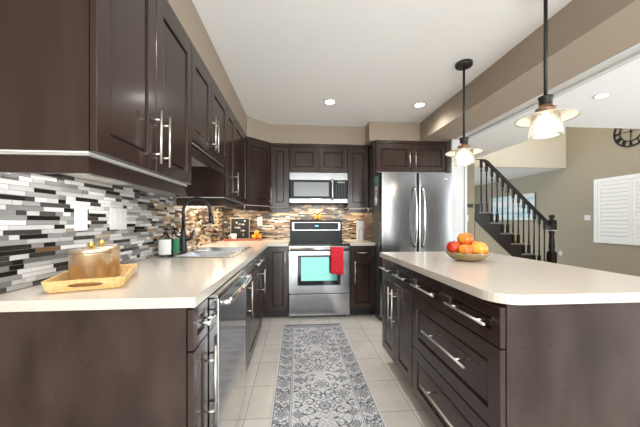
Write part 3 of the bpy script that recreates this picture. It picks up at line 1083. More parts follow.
magnet('green magnet sheet at the top of the fridge side', 3.25, 3.40, 1.585, 1.690, mat('magnet_green', (0.10, 0.22, 0.18), 0.5))
magnet('small pink and white magnet below the green one on the fridge side', 3.28, 3.39, 1.520, 1.575, mat('magnet_pink', (0.62, 0.42, 0.44), 0.5))
magnet('small pale grey magnet mid way down the fridge side', 3.29, 3.38, 1.455, 1.508, mat('magnet_grey', (0.45, 0.48, 0.48), 0.5))
magnet('round white magnet lowest on the fridge side', 3.30, 3.41, 1.355, 1.445, 'white_plastic', True)

# ------------------------------------------------------------------ canister on the short worktop
cn = thing('canister', 'white upright canister with grey arch on short worktop by the fridge', 'canister', (0.845, 3.76, WT + 0.001))
b = B()
b.lathe((0.845, 3.76, WT + 0.001), [(0.052, 0), (0.054, 0.005), (0.054, 0.262), (0.050, 0.268), (0, 0.268)], 32)
b.build('body', 'white_plastic', cn)
b = B()
ar = [(-0.55, 0.02), (-0.55, 0.13)] + [(-0.55 * math.cos(math.pi * k / 8), 0.13 + 0.03 * math.sin(math.pi * k / 8)) for k in range(1, 8)] + [(0.55, 0.13), (0.55, 0.02)]
b.tube([(0.845 + 0.0545 * math.sin(a), 3.76 - 0.0545 * math.cos(a), WT + 0.003 + z) for a, z in ar], 0.004, 8)
b.build('arch_handle', 'grey_plastic', cn, 'grey arch shaped handle')

# ------------------------------------------------------------------ plates on the walls


def plate(name, label, cat, xf, u, z, w_, h_, m='white_plastic', gangs=1, group=None, style='rocker'):
    t = thing(name, label, cat, xf @ Vector((u, 0, z)), group)
    B(xf).box(u - w_ / 2, u + w_ / 2, 0.0005, 0.006, z - h_ / 2, z + h_ / 2, 0.0015).build('plate', m, t)
    for g in range(gangs):
        uc = u + (g - (gangs - 1) / 2) * 0.046
        if style == 'rocker':
            B(xf).box(uc - 0.016, uc + 0.016, 0.0062, 0.0085, z - 0.033, z + 0.033, 0.001).build('switch', m, t)
        elif style == 'outlet':
            for dz in (-0.02, 0.02):
                B(xf).box(uc - 0.014, uc + 0.014, 0.0062, 0.0078, z + dz - 0.013, z + dz + 0.013, 0.001).build('socket', m, t)
        elif style == 'jack':
            B(xf).box(uc - 0.003, uc + 0.003, 0.0062, 0.008, z - 0.004, z + 0.004).build('screw', 'grey_plastic', t)
    return t


WX = RX((XL + 0.0076, 0, 0))
plate('wall_outlet', 'narrow white outlet plate on the mosaic tiles, nearest the camera', 'outlet', WX, 1.432, 1.168, 0.078, 0.118, style='outlet')
plate('light_switch', 'wide white double switch plate on the tiles above the brass pots', 'switch', WX, 1.716, 1.168, 0.150, 0.122, gangs=2)
plate('wall_outlet', 'white outlet plate on the warm-lit tiles left of the range', 'outlet', FY((0, YB - 0.0076, 0)), -0.527, 1.157, 0.072, 0.120, style='outlet')
SY = FY((0, 5.46, 0))
plate('thermostat', 'small black thermostat on the beige wall left of the stairs', 'thermostat', SY, 3.46, 1.478, 0.15, 0.075, 'black', style='none')
plate('light_switch', 'white switch plate under the black thermostat by the stairs', 'switch', SY, 3.39, 1.228, 0.085, 0.125)
WR = LX((6.3, 0, 0))
plate('light_switch', 'white switch plate left of the white shuttered window', 'switch', WR, 5.70, 1.245, 0.13, 0.11, gangs=2)
plate('wall_outlet', 'low white outlet plate on the beige wall right of the newel post', 'outlet', WR, 6.335, 0.405, 0.075, 0.11, style='outlet')

# ------------------------------------------------------------------ pots on the bamboo tray
tc_ = Vector((-0.832, 1.262, WT + 0.001))
TXF = Matrix.Translation(tc_) @ Matrix.Rotation(math.radians(22), 4, 'Z')
tr = thing('serving_tray', 'light bamboo tray with flared sides and cut-out handles, holding two pots', 'tray', tc_)
a0, b0 = 0.102, 0.166   # half floor
a1, b1 = 0.112, 0.182   # half rim
hz = 0.042
B(TXF).box(-a0, a0, -b0, b0, 0, 0.008).build('base', 'bamboo', tr)


def flared(side):
    """one flared side board; the short ones have a slot"""
    b = B(TXF)
    th = 0.009
    if side in ('near', 'far'):
        s_ = -1 if side == 'near' else 1
        P = lambda u, v_, o_: (u * (a0 + (a1 - a0) * v_), s_ * (b0 + (b1 - b0) * v_ + o_ * th), 0.001 + hz * v_)
        nu = 24
    else:
        s_ = -1 if side == 'left' else 1
        P = lambda u, v_, o_: (s_ * (a0 + (a1 - a0) * v_ + o_ * th), u * (b0 + (b1 - b0) * v_), 0.001 + hz * v_)
        nu = 2
    slot = side in ('near', 'far')
    us = [-1 + 2 * i / nu for i in range(nu + 1)]
    lo = lambda u: 0.50 - 0.20 * math.sqrt(max(0, 1 - (u / 0.5) ** 2))
    hi = lambda u: 0.50 + 0.20 * math.sqrt(max(0, 1 - (u / 0.5) ** 2))
    for ua, ue in zip(us, us[1:]):
        um = (ua + ue) / 2
        bands = [(0, 0, 1, 1)]
        if slot and abs(um) < 0.5:
            bands = [(0, 0, lo(ua), lo(ue)), (hi(ua), hi(ue), 1, 1)]
        for v0a, v0e, v1a, v1e in bands:
            q = [(ua, v0a), (ue, v0e), (ue, v1e), (ua, v1a)]
            f_ = [b.v(P(u, v_, 1)) for u, v_ in q]
            g_ = [b.v(P(u, v_, 0)) for u, v_ in q]
            b.f(f_)
            b.f(g_[::-1])
            for i in range(4):
                j = (i + 1) % 4
                b.f([f_[i], f_[j], g_[j], g_[i]])
    return b


for sd in ('near', 'far', 'left', 'right'):
    flared(sd).build('side_board', 'bamboo', tr)


def pot(x, y, label):
    z = WT + 0.0105
    t = thing('metal_canister', label, 'canister', (x, y, z), 'brass toned canisters on the tray')
    b = B()
    b.lathe((x, y, z), [(0.065, 0), (0.068, 0.003), (0.068, 0.114), (0.0695, 0.116), (0.0695, 0.120)], 40)
    b.build('body', 'champagne', t)
    b = B()
    b.lathe((x, y, z + 0.1205), [(0.0705, 0), (0.0705, 0.006), (0.067, 0.010), (0.02, 0.013), (0, 0.013)], 40)
    ld = b.build('lid', 'champagne', t)
    B().lathe((x, y, z + 0.134), [(0.007, 0), (0.006, 0.006), (0.010, 0.010), (0.0125, 0.017), (0.010, 0.024), (0, 0.027)], 18).build('knob', 'gold', ld, 'polished gold knob')


pot(-0.813, 1.196, 'brushed brass toned lidded canister standing in front on the bamboo tray')
pot(-0.866, 1.337, 'brass toned lidded canister standing behind the other on the bamboo tray')

# ------------------------------------------------------------------ soap bottles behind the sink


def soap(x, y, label, m, lab):
    z = WT + 0.0065
    t = thing('soap_bottle', label, 'bottle', (x, y, z), 'pump soap bottles by the sink')
    b = B()

    def sq(r, z_, a):   # flat rounded section, put back to (x, y) below
        return r, z_
    prof = [(0.046, 0), (0.048, 0.004), (0.048, 0.122), (0.040, 0.136), (0.017, 0.147), (0.016, 0.156)]
    bb = B(Matrix.Translation((x, y, z)) @ Matrix.Diagonal((1, 0.68, 1, 1)))
    bb.lathe((0, 0, 0), prof, 32)
    b.bm.free()
    bb.build('body', m, t)
    b = B()
    n = 12
    for k in range(n):
        a, e = [math.radians(-90 - 62 + 124 * q / n) for q in (k, k + 1)]
        b.f([b.v((x + 0.0488 * math.cos(q), y + 0.0488 * 0.68 * math.sin(q), z + h_)) for q, h_ in ((a, 0.012), (e, 0.012), (e, 0.118), (a, 0.118))], True)
    b.build('label', lab, t, 'plain label')
    b = B()
    b.lathe((x, y, z + 0.1565), [(0.018, 0), (0.018, 0.014), (0.006, 0.016), (0.006, 0.034)], 18)
    b.tube([(x, y, z + 0.192), (x + 0.012, y - 0.014, z + 0.198), (x + 0.030, y - 0.034, z + 0.188)], 0.008, 8)
    b.lathe((x, y, z + 0.186), [(0.015, 0), (0.017, 0.014), (0, 0.017)], 16)
    b.build('pump', 'black', t)


soap(-0.940, 2.125, 'clear soap bottle with white label and black pump by sink', 'clear_plastic', mat('label_white', (0.80, 0.80, 0.77), 0.6))
soap(-0.918, 2.215, 'green labelled soap bottle with black pump, right of the clear one', 'clear_plastic', mat('label_green', (0.02, 0.20, 0.09), 0.6))

# ------------------------------------------------------------------ letter board corner
cc = Vector((-0.725, 3.90, WT + 0.001))
LXF = Matrix.Translation(cc) @ Matrix.Rotation(math.radians(14), 4, 'Z')
tr = thing('wooden_tray', 'flat red-brown wooden tray in the far corner under the letter board', 'tray', cc)
B(LXF).box(-0.24, 0.24, -0.10, 0.10, 0, 0.016, 0.004).build('base', 'tray_red', tr)
b = B(LXF)
b.box(-0.245, 0.245, -0.106, -0.098, 0.0, 0.026)
b.box(-0.245, 0.245, 0.098, 0.106, 0.0, 0.026)
b.box(-0.245, -0.237, -0.098, 0.098, 0.0, 0.026)
b.box(0.237, 0.245, -0.098, 0.098, 0.0, 0.026)
b.build('rim', 'tray_red', tr)
lb = thing('letter_board', 'black felt letter board with white letters leaning in the corner', 'sign', cc + Vector((-0.06, 0.03, 0.018)))
LB = Matrix.Translation(cc + Vector((-0.045, 0.02, 0.018))) @ Matrix.Rotation(math.radians(4), 4, 'Z') @ Matrix.Rotation(math.radians(-7), 4, 'X')
b = B(LB)
wB, hB = 0.125, 0.285
for a in ((-wB, wB, 0, 0.007), (-wB, wB, hB - 0.007, hB), (-wB, -wB + 0.007, 0.007, hB - 0.007), (wB - 0.007, wB, 0.007, hB - 0.007)):
    b.box(a[0], a[1], -0.010, 0.010, a[2], a[3])
b.build('frame', 'pale_wood', lb)
B(LB).box(-wB + 0.0075, wB - 0.0075, -0.004, 0.006, 0.0075, hB - 0.0075).build('felt', 'felt', lb)
b = B(LB)


def stroke(u, z, w_, h_):
    b.box(u, u + w_, -0.0065, -0.0042, z, z + h_)


for u in (-0.048, 0.060):   # two small hearts at the top
    zt = 0.215 if u < 0 else 0.238
    b.extr([(u - 0.012, -0.0042, zt + 0.012), (u - 0.007, -0.0042, zt + 0.019), (u, -0.0042, zt + 0.013), (u + 0.007, -0.0042, zt + 0.019), (u + 0.012, -0.0042, zt + 0.012), (u, -0.0042, zt - 0.006)], (0, -0.0022, 0))
b.build('letters', 'white_plastic', lb, 'small white hearts')
for u0_, z_, n_ in ((-0.022, 0.190, 5), (-0.070, 0.146, 5), (0.010, 0.105, 4)):
    b = B(LB)
    for k in range(n_):
        u = u0_ + k * 0.0165
        pat = R.choice(('E', 'H', 'L', 'T', 'I'))
        stroke(u, z_, 0.0035, 0.020)
        if pat in 'EL':
            stroke(u + 0.0035, z_, 0.008, 0.0035)
        if pat in 'E':
            stroke(u + 0.0035, z_ + 0.0165, 0.008, 0.0035)
        if pat in 'EH':
            stroke(u + 0.0035, z_ + 0.008, 0.008, 0.0035)
        if pat in 'H':
            stroke(u + 0.0085, z_, 0.0035, 0.020)
        if pat in 'T':
            stroke(u + 0.0035, z_ + 0.0165, 0.007, 0.0035)
    b.build('letters', 'white_plastic', lb, 'row of small white letters')
b = B(LB)
stroke(0.040, 0.045, 0.005, 0.026)
stroke(0.034, 0.066, 0.014, 0.005)
b.build('letters', 'white_plastic', lb, 'single white mark')
mg = cc + LXF.to_3x3() @ Vector((-0.125, -0.055, 0.0175))
mu = thing('mug', 'small white mug at the foot of the black letter board', 'mug', mg)
b = B()
b.lathe(mg, [(0.030, 0), (0.036, 0.004), (0.039, 0.075), (0.036, 0.075), (0.033, 0.010), (0, 0.008)], 28)
b.build('body', 'ceramic', mu)
b = B()
b.tube([mg + Vector((-0.036, 0, 0.060)), mg + Vector((-0.058, 0, 0.058)), mg + Vector((-0.062, 0, 0.038)), mg + Vector((-0.050, 0, 0.020)), mg + Vector((-0.035, 0, 0.016))], 0.0045, 8)
b.build('handle', 'ceramic', mu)


def ball(c, r, name, m, label, cat, group, squash=0.95, dimple=True, parent_stem=True):
    b = B()
    prof = []
    n = 12
    for i in range(n + 1):
        a = -math.pi / 2 + math.pi * i / n
        rr = r * math.cos(a)
        z = r * squash * math.sin(a)
        if dimple:
            k = max(0, 1 - rr / (0.55 * r))
            z += -0.22 * r * k * k if a > 0 else 0.12 * r * k * k
        prof.append((max(rr, 0) if 0 < i < n else 0, z))
    b.lathe(c, prof, 24)
    t = thing(name, label, cat, Vector(c) - Vector((0, 0, r * squash)), group)
    b.build('flesh', m, t)
    if parent_stem:
        B().tube([(c[0], c[1], c[2] + r * (squash - 0.24)), (c[0] + 0.003, c[1], c[2] + r * (squash + 0.06))], [0.0018, 0.0022], 6).build('stem', 'stem', t)
    return t


for u, v_, z_, lab in ((0.140, -0.04, 0.0175, 'orange fruit at the left of the pile on the wooden tray'), (0.210, -0.03, 0.0175, 'orange fruit at the right of the pile on the wooden tray'), (0.175, -0.035, 0.0175 + 0.052, 'orange fruit on top of the pile on the wooden tray')):
    p = cc + LXF.to_3x3() @ Vector((u, v_, z_ + 0.034))
    ball(p, 0.034, 'orange', 'orange', lab, 'fruit', 'oranges on the wooden tray', 0.97, True)

# ------------------------------------------------------------------ fruit bowl on the island
bc = Vector((1.108, 1.775, WT + 0.001))
fb = thing('fruit_bowl', 'shallow scalloped amber glass bowl of apples on the island worktop', 'bowl', bc)


def scal(r, z, a):
    k = max(0, (r - 0.07) / 0.08)
    s_ = math.cos(a * 12)
    return r * (1 + 0.035 * k * s_), z + 0.006 * k * s_


b = B()
b.lathe(bc, [(0.060, 0.0), (0.075, 0.004), (0.105, 0.018), (0.124, 0.038), (0.138, 0.056), (0.134, 0.057), (0.120, 0.043), (0.100, 0.024), (0.07, 0.011), (0, 0.010)], 96, fn=scal)
b.build('bowl', 'amber_glass', fb)
AR = apple_mat('apple_red', (0.50, 0.012, 0.015), (0.66, 0.09, 0.015), 1)
AO = apple_mat('apple_orange', (0.80, 0.34, 0.04), (0.72, 0.12, 0.02), 2)
AY = apple_mat('apple_yellow', (0.86, 0.50, 0.07), (0.85, 0.30, 0.05), 3)
G = 'apples in the amber bowl'
for dx, dy, dz, r_, m, lab in (
        (-0.084, 0.012, 0.084, 0.047, AR, 'deep red apple at the left of the amber bowl'),
        (-0.048, -0.060, 0.072, 0.044, AO, 'orange red apple at the front left of the amber bowl'),
        (0.040, -0.058, 0.078, 0.053, AY, 'large yellow apple at the front of the amber bowl'),
        (0.084, 0.033, 0.084, 0.046, AO, 'orange apple at the right of the amber bowl'),
        (0.000, 0.074, 0.070, 0.040, AY, 'yellow apple mostly hidden at the back of the amber bowl'),
        (-0.008, 0.008, 0.138, 0.049, AO, 'orange apple on top of the others in the amber bowl')):
    ball(bc + Vector((dx, dy, dz)), r_, 'apple', m, lab, 'fruit', G, 0.90, True)

# ------------------------------------------------------------------ pendants over the island


def pendant(x, y, label):
    zb = 1.612
    t = thing('pendant_light', label, 'light', (x, y, zb), 'pendant lights over the island')
    B().lathe((x, y, CEIL - 0.028), [(0.060, 0), (0.064, 0.004), (0.064, 0.0275)], 32).build('canopy', 'iron', t)
    B().tube([(x, y, zb + 0.215), (x, y, CEIL - 0.028)], 0.009, 12).build('rod', 'iron', t)
    B().lathe((x, y, zb + 0.165), [(0.024, 0), (0.030, 0.004), (0.030, 0.030), (0.034, 0.034), (0.034, 0.044), (0.012, 0.052)], 24).build('socket', 'iron', t)
    B().lathe((x, y, zb + 0.125), [(0.046, 0), (0.046, 0.022), (0.032, 0.026), (0.030, 0.0395)], 28).build('collar', mat('copper_brown', (0.30, 0.17, 0.11), 0.4, 0.6), t, 'copper brown collar')
    b = B()
    b.lathe((x, y, zb + 0.122), [(0.036, 0.002), (0.080, -0.006), (0.128, -0.022), (0.140, -0.030), (0.139, -0.033), (0.126, -0.026), (0.080, -0.010), (0.036, -0.002)], 48, False, False)
    b.build('shade', 'shade_glass', t, 'milky flared glass shade')
    b = B()
    b.lathe((x, y, zb), [(0.060, 0.118), (0.066, 0.090), (0.073, 0.045), (0.077, 0.006), (0.074, 0.0), (0.056, 0.0), (0.054, 0.004), (0.070, 0.008), (0.069, 0.045), (0.062, 0.090), (0.056, 0.118)], 40, False, False)
    b.build('glass_jar', 'jar_glass', t, 'clear glass jar')
    b = B()
    b.lathe((x, y, zb + 0.035), [(0, 0), (0.018, 0.006), (0.027, 0.024), (0.026, 0.042), (0.014, 0.066), (0.013, 0.086)], 20)
    b.build('bulb', 'bulb', t, 'glowing bulb')
    lamp('pendant_bulb', 'POINT', (x, y, zb + 0.012), 1.5, (1, 0.86, 0.68), size=0.02)


pendant(1.33, 1.425, 'nearer of the two glowing glass pendant lights over the island')
pendant(1.33, 2.175, 'farther of the two glass pendant lights, in front of the fridge')

# ------------------------------------------------------------------ recessed ceiling lights


def downlight(x, y, label=None, power=19, glow=True):
    if label:
        t = thing('recessed_light', label, 'light', (x, y, CEIL - 0.004), 'recessed ceiling lights')
        B().lathe((x, y, CEIL - 0.005), [(0.050, 0), (0.066, 0.0), (0.068, 0.0045), (0.050, 0.0045)], 32, False, False).build('trim_ring', 'white', t)
        B().lathe((x, y, CEIL - 0.003), [(0.050, 0), (0.050, 0.002)], 32).build('lens', 'lens', t)
    lamp('ceiling_spot_lamp', 'SPOT', (x, y, CEIL - 0.02), power, SOFTW, size=0.05, spot_size=math.radians(150), spot_blend=0.8)


downlight(0.345, 2.985, 'round recessed ceiling light in front of the range, left of the two')
downlight(1.322, 2.985, 'round recessed ceiling light above the fridge end, right of the two')
downlight(3.05, 2.62, 'round recessed ceiling light in the living room beyond the header beam')
downlight(0.25, 0.9, None, 24)  # from here on: added fill spots, built without fixtures
downlight(1.15, -0.2, None, 24)
downlight(0.25, -1.2, None, 24)
downlight(3.05, 0.2, None, 10)
downlight(5.2, 1.2, None, 8)
downlight(5.2, 8.2)
downlight(3.0, 4.3)

# ------------------------------------------------------------------ rug (woven pattern as fine colour mesh)
rx_0, rx_1, ry_0, ry_1 = -0.153, 0.497, 0.72, 3.19
nx, ny = 190, 720
W_, H_ = rx_1 - rx_0, ry_1 - ry_0
bm = bmesh.new()
lay = bm.verts.layers.float_color.new('Col')
LIGHT, MID, DARK = (0.72, 0.72, 0.735), (0.46, 0.47, 0.50), (0.11, 0.115, 0.14)
PER = 0.47          # repeat length of the field
ROS = []            # rosettes: (x, y, radius, petals), x mirrored
SCR = []            # scrolls: (x, y, radius, turn, phase)
for k in range(-1, 7):
    y0_ = k * PER
    ROS += [(0.0, y0_ + 0.10, 0.066, 8), (0.0, y0_ + 0.335, 0.050, 6), (0.128, y0_ + 0.215, 0.046, 6), (0.165, y0_ + 0.03, 0.030, 5), (0.165, y0_ + 0.40, 0.028, 5)]
    SCR += [(0.098, y0_ + 0.065, 0.046, 1, 0.5), (0.098, y0_ + 0.145, 0.046, -1, 0.5), (0.052, y0_ + 0.235, 0.042, 1, 2.4), (0.085, y0_ + 0.315, 0.044, -1, 2.6),
            (0.070, y0_ + 0.415, 0.044, 1, 4.0), (0.172, y0_ + 0.115, 0.034, -1, 1.0), (0.178, y0_ + 0.30, 0.036, 1, 1.0), (0.125, y0_ + 0.385, 0.030, -1, 5.0), (0.03, y0_ + 0.19, 0.024, -1, 0)]
BROS, BSCR = [], []  # the border's own, measured from the edge
for k in range(-1, 20):
    y0_ = k * 0.157
    BROS += [(0.060, y0_ + 0.04, 0.036, 7)]
    BSCR += [(0.045, y0_ + 0.095, 0.026, 1, 0.5), (0.078, y0_ + 0.125, 0.026, -1, 3.4), (0.090, y0_ + 0.085, 0.016, 1, 3.0), (0.030, y0_ + 0.135, 0.016, 1, 0.0)]


def motif(x, y, ros, scr):
    for cx, cy, r, n in ros:
        dx, dy = x - cx, y - cy
        if abs(dx) > r * 1.1 or abs(dy) > r * 1.1:
            continue
        d = math.hypot(dx, dy)
        a = math.atan2(dy, dx)
        pet = r * (0.74 + 0.26 * abs(math.cos(n * a / 2)))
        if d > pet + 0.003:
            continue
        if abs(d - pet) < 0.0032 or d < 0.13 * r:
            return DARK
        if abs(d - pet * 0.58) < 0.0026:
            return DARK
        if pet * 0.62 < d < pet * 0.88 and abs(math.sin(n * a / 2)) > 0.93:
            return DARK
        return MID if d < pet * 0.56 else LIGHT
    for cx, cy, r, tn, ph in scr:
        dx, dy = x - cx, y - cy
        if abs(dx) > r * 1.25 or abs(dy) > r * 1.25:
            continue
        d = math.hypot(dx, dy)
        t_ = ((math.atan2(dy, dx) * tn + ph) % (2 * math.pi)) / (2 * math.pi)
        rad = r * (0.18 + 0.82 * t_)
        if abs(d - rad) < 0.0030:
            return DARK
        if abs(d - rad - 0.006) < 0.0050 * max(0, math.sin(t_ * 22)):
            return DARK
        if d < 0.16 * r:
            return MID
    return None


def rug_col(x, y):
    """x from centre, y from near edge"""
    ax = abs(x)
    e = min(W_ / 2 - ax, y, H_ - y)
    if e < 0.010:
        return LIGHT
    for d0, d1 in ((0.011, 0.0155), (0.104, 0.1095), (0.117, 0.1195)):
        if d0 < e < d1:
            return DARK
    if e > 0.12:
        c = motif(ax, y, ROS, SCR)
        if c:
            return c
        v_ = 0.125 + 0.045 * math.sin(y * 2 * math.pi / PER + 1.0)
        if abs(ax - v_) < 0.0028:
            return DARK
        q = math.sin(ax * 210 + 1.3 * math.sin(y * 61)) * math.sin(y * 190 + 1.2 * math.sin(ax * 73))
        return DARK if q > 0.80 else (MID if q > 0.52 else LIGHT)
    if e < 0.103:
        c = motif(e, y, BROS, BSCR)
        if c:
            return c
        if abs(e - 0.058 - 0.026 * math.sin(y * 40)) < 0.0026:
            return DARK
        q = math.sin(e * 210) * math.sin(y * 170)
        return DARK if q > 0.85 else (MID if q > 0.55 else LIGHT)
    return LIGHT


grid = []
for j in range(ny + 1):
    row = []
    for i in range(nx + 1):
        x = rx_0 + W_ * i / nx
        y = ry_0 + H_ * j / ny
        v_ = bm.verts.new((x, y, 0.009))
        # average a few taps: yarn-level blending
        c = [0, 0, 0]
        for ox, oy in ((-.0013, -.0013), (.0013, -.0013), (-.0013, .0013), (.0013, .0013)):
            q = rug_col(x + ox - (rx_0 + rx_1) / 2, y + oy - ry_0)
            for m_ in range(3):
                c[m_] += q[m_] / 4
        wear = 0.93 + 0.07 * math.sin(x * 13 + 2 * math.sin(y * 5))
        v_[lay] = (c[0] * wear, c[1] * wear, c[2] * wear, 1)
        row.append(v_)
    grid.append(row)
for j in range(ny):
    for i in range(nx):
        bm.faces.new([grid[j][i], grid[j][i + 1], grid[j + 1][i + 1], grid[j + 1][i]])
# edges down to the floor
loop = [grid[0][i] for i in range(nx + 1)] + [grid[j][nx] for j in range(1, ny + 1)] + [grid[ny][i] for i in range(nx - 1, -1, -1)] + [grid[j][0] for j in range(ny - 1, 0, -1)]
low = []
for v_ in loop:
    n_ = bm.verts.new((v_.co.x, v_.co.y, 0.001))
    n_[lay] = v_[lay]
    low.append(n_)
for i in range(len(loop)):
    j = (i + 1) % len(loop)
    bm.faces.new([loop[j], loop[i], low[i], low[j]])
me = bpy.data.meshes.new('runner_rug')
bm.to_mesh(me)
bm.free()
me.materials.append(M['rug'])
o = bpy.data.objects.new('runner_rug', me)
COL.objects.link(o)
tag(o, 'pale grey runner rug with dark floral pattern on the tile floor', 'rug')

# ------------------------------------------------------------------ staircase
st = thing('staircase', 'dark wooden staircase with turned balusters rising left beyond the island', 'staircase', (4.4, 5.6, 0))
SY0, SW = 5.46, 0.95
NX0, RUN, RISE, ZT0 = 3.660, 0.2262, 0.2113, 1.352
b = B()
# closed side board with stepped top, running down right
pts = [(3.572, 5.44, ZT0), ]
pts = [(3.572, 5.438, 1.18), (3.572, 5.438, ZT0 + 0.16)]
for k in range(0, 7):
    x = NX0 + RUN * k
    z = ZT0 - RISE * k
    if k == 0:
        pts += [(x, 5.438, ZT0 + 0.16), (x, 5.438, z - 0.03)]
    pts += [(x + RUN, 5.438, z - 0.03), (x + RUN, 5.438, z - RISE - 0.03)] if k < 6 else [(x + RUN, 5.438, 0.0)]
pts += [(4.86, 5.438, 0.0), (4.376, 5.438, 0.436)]
b.extr(pts, (0, 0.02, 0))
b.build('stringer', 'stair_wood', st)
for k in range(0, 7):
    x = NX0 + RUN * k
    z = ZT0 - RISE * k
    B().box(x - 0.02, x + RUN + 0.028, 5.425, SY0 + SW, z - 0.029, z, 0.006).build('tread', 'tread', st)
    B().box(x + RUN - 0.012, x + RUN, 5.46, SY0 + SW, max(0.001, z - RISE + 0.001), z - 0.03).build('riser', 'stair_wood', st)
rail_z = lambda x: 2.488 - 0.05 if x < 3.66 else (2.381 - (x - 3.819) * 0.934)
# hand rail: level tip that bends down into the slope
hr = [(3.585, 2.478), (3.66, 2.475), (3.73, 2.445), (3.79, 2.400), (3.86, 2.343)]
x = 3.95
while x < 5.17:
    hr.append((x, 2.381 - (x - 3.819) * 0.934))
    x += 0.1
hr.append((5.18, 2.381 - (5.18 - 3.819) * 0.934))
b = B()
sec = [(-0.028, -0.030), (0.028, -0.030), (0.034, -0.005), (0.030, 0.022), (0.015, 0.034), (-0.015, 0.034), (-0.030, 0.022), (-0.034, -0.005)]
YR = 5.475
rings = []
for i, (x, z) in enumerate(hr):
    rings.append([b.v((x, YR + p, min(2.415, z + q * 1.3))) for p, q in sec])
for A, C in zip(rings, rings[1:]):
    for i in range(8):
        b.f([A[i], A[(i + 1) % 8], C[(i + 1) % 8], C[i]])
b.f(rings[0][::-1])
b.f(rings[-1])
b.build('handrail', 'stair_wood', st)


def zrail(x):
    for (xa, za), (xb, zb) in zip(hr, hr[1:]):
        if xa <= x <= xb:
            return za + (zb - za) * (x - xa) / (xb - xa)
    return hr[-1][1]


def turned(x, y, z0, z1, r=0.016, sq=0.022):
    b = B()
    L = z1 - z0
    b.box(x - sq, x + sq, y - sq, y + sq, z0, z0 + 0.17)
    b.box(x - sq * 0.9, x + sq * 0.9, y - sq * 0.9, y + sq * 0.9, z1 - 0.16, z1)
    h0, h1 = z0 + 0.17, z1 - 0.16
    Lm = h1 - h0
    prof = [(0.9, 0), (1.3, 0.02), (0.7, 0.04), (1.15, 0.07), (0.95, 0.2), (0.72, 0.85), (1.1, 0.93), (0.7, 0.96), (1.2, 1.0)]
    b.lathe((x, y, h0), [(r * p, Lm * q) for p, q in prof], 12, False, False)
    return b


for k in range(13):
    x = 3.712 + 0.1143 * k
    step = min(6, int((x - NX0 + 0.02) / RUN))
    z0 = ZT0 - RISE * step + 0.001
    turned(x, YR, z0, zrail(x) - 0.036).build('baluster', 'stair_wood', st)
b = B()   # newel post
nxp = 5.245
zb = ZT0 - RISE * 6 + 0.001
b.box(nxp - 0.062, nxp + 0.062, YR - 0.062, YR + 0.062, zb, zb + 0.45, 0.005)
b.box(nxp - 0.062, nxp + 0.062, YR - 0.062, YR + 0.062, 0.985, 1.185, 0.008)
b.lathe((nxp, YR, zb + 0.45), [(0.058, 0), (0.062, 0.02), (0.042, 0.04), (0.055, 0.08), (0.045, 0.30), (0.040, 0.36), (0.058, 0.40), (0.045, 0.42), (0.058, 0.4495)], 20)
b.lathe((nxp, YR, 1.185), [(0.055, 0), (0.058, 0.012), (0.030, 0.025), (0.030, 0.035), (0.052, 0.060), (0.056, 0.082), (0.046, 0.108), (0, 0.122)], 24)
b.build('newel_post', 'stair_wood', st)
B().box(nxp - 0.068, nxp + 0.068, YR - 0.068, YR + 0.068, 0.972, 0.985).build('newel_band', 'white', st, 'thin pale band round the newel post')

# ------------------------------------------------------------------ shuttered window on the right wall
b = B()
wy0, wy1, wz0, wz1 = 3.55, 5.54, 0.72, 2.045
for a in ((wy0, wy0 + 0.07, wz0, wz1), (wy1 - 0.07, wy1, wz0, wz1), (wy0 + 0.07, wy1 - 0.07, wz0, wz0 + 0.055), (wy0 + 0.07, wy1 - 0.07, wz1 - 0.07, wz1)):
    b.box(6.262, 6.299, a[0], a[1], a[2], a[3])
wn = b.build('window_1', 'shutter_white', None, 'white shuttered window on the living room wall', None, None, 'structure')
py = wy1 - 0.072
for k in range(3):
    ya, yb_ = py - 0.612, py - 0.003
    b = B()
    for a in ((ya, ya + 0.055, 0.777, 1.972), (yb_ - 0.055, yb_, 0.777, 1.972), (ya + 0.055, yb_ - 0.055, 0.777, 0.865), (ya + 0.055, yb_ - 0.055, 1.900, 1.972)):
        b.box(6.270, 6.296, a[0], a[1], a[2], a[3])
    pn = b.build('shutter_panel', 'shutter_white', wn)
    b = B()
    nl = 13
    for i in range(nl):
        z = 0.875 + (1.90 - 0.875) * (i + 0.5) / nl
        h_ = 0.078 / 2
        b.extr([(6.272, ya + 0.057, z - h_), (6.280, ya + 0.057, z - h_ - 0.004), (6.296, ya + 0.057, z + h_ - 0.006), (6.288, ya + 0.057, z + h_)], (0, yb_ - ya - 0.114, 0))
    b.build('louvers', 'shutter_white', pn)
    py -= 0.615

# ------------------------------------------------------------------ wall clock, half hidden by the ceiling edge
ck = thing('wall_clock', 'large black skeleton wall clock with roman numerals, partly hidden by ceiling', 'clock', (6.29, 4.885, 2.87))
CXF = Matrix(((0, 0, -1, 6.296), (1, 0, 0, 4.885), (0, 1, 0, 2.87), (0, 0, 0, 1)))   # local x -> Y, y -> Z, z -> -X


def ring(r0, r1, z0=0.004, z1=0.022, n=64):
    b = B(CXF)
    for k in range(n):
        a, e = 2 * math.pi * k / n, 2 * math.pi * (k + 1) / n
        P = lambda r, t_, z: (r * math.cos(t_), r * math.sin(t_), z)
        q = [[b.v(P(r, t_, z)) for r, z in ((r0, z0), (r1, z0), (r1, z1), (r0, z1))] for t_ in (a, e)]
        for i in range(4):
            b.f([q[0][i], q[0][(i + 1) % 4], q[1][(i + 1) % 4], q[1][i]])
    bmesh.ops.remove_doubles(b.bm, verts=b.bm.verts[:], dist=1e-5)
    return b


ring(0.272, 0.296).build('outer_ring', 'black', ck)
ring(0.178, 0.192).build('inner_ring', 'black', ck)
b = B(CXF)
NUM = ['XII', 'I', 'II', 'III', 'IIII', 'V', 'VI', 'VII', 'VIII', 'IX', 'X', 'XI']


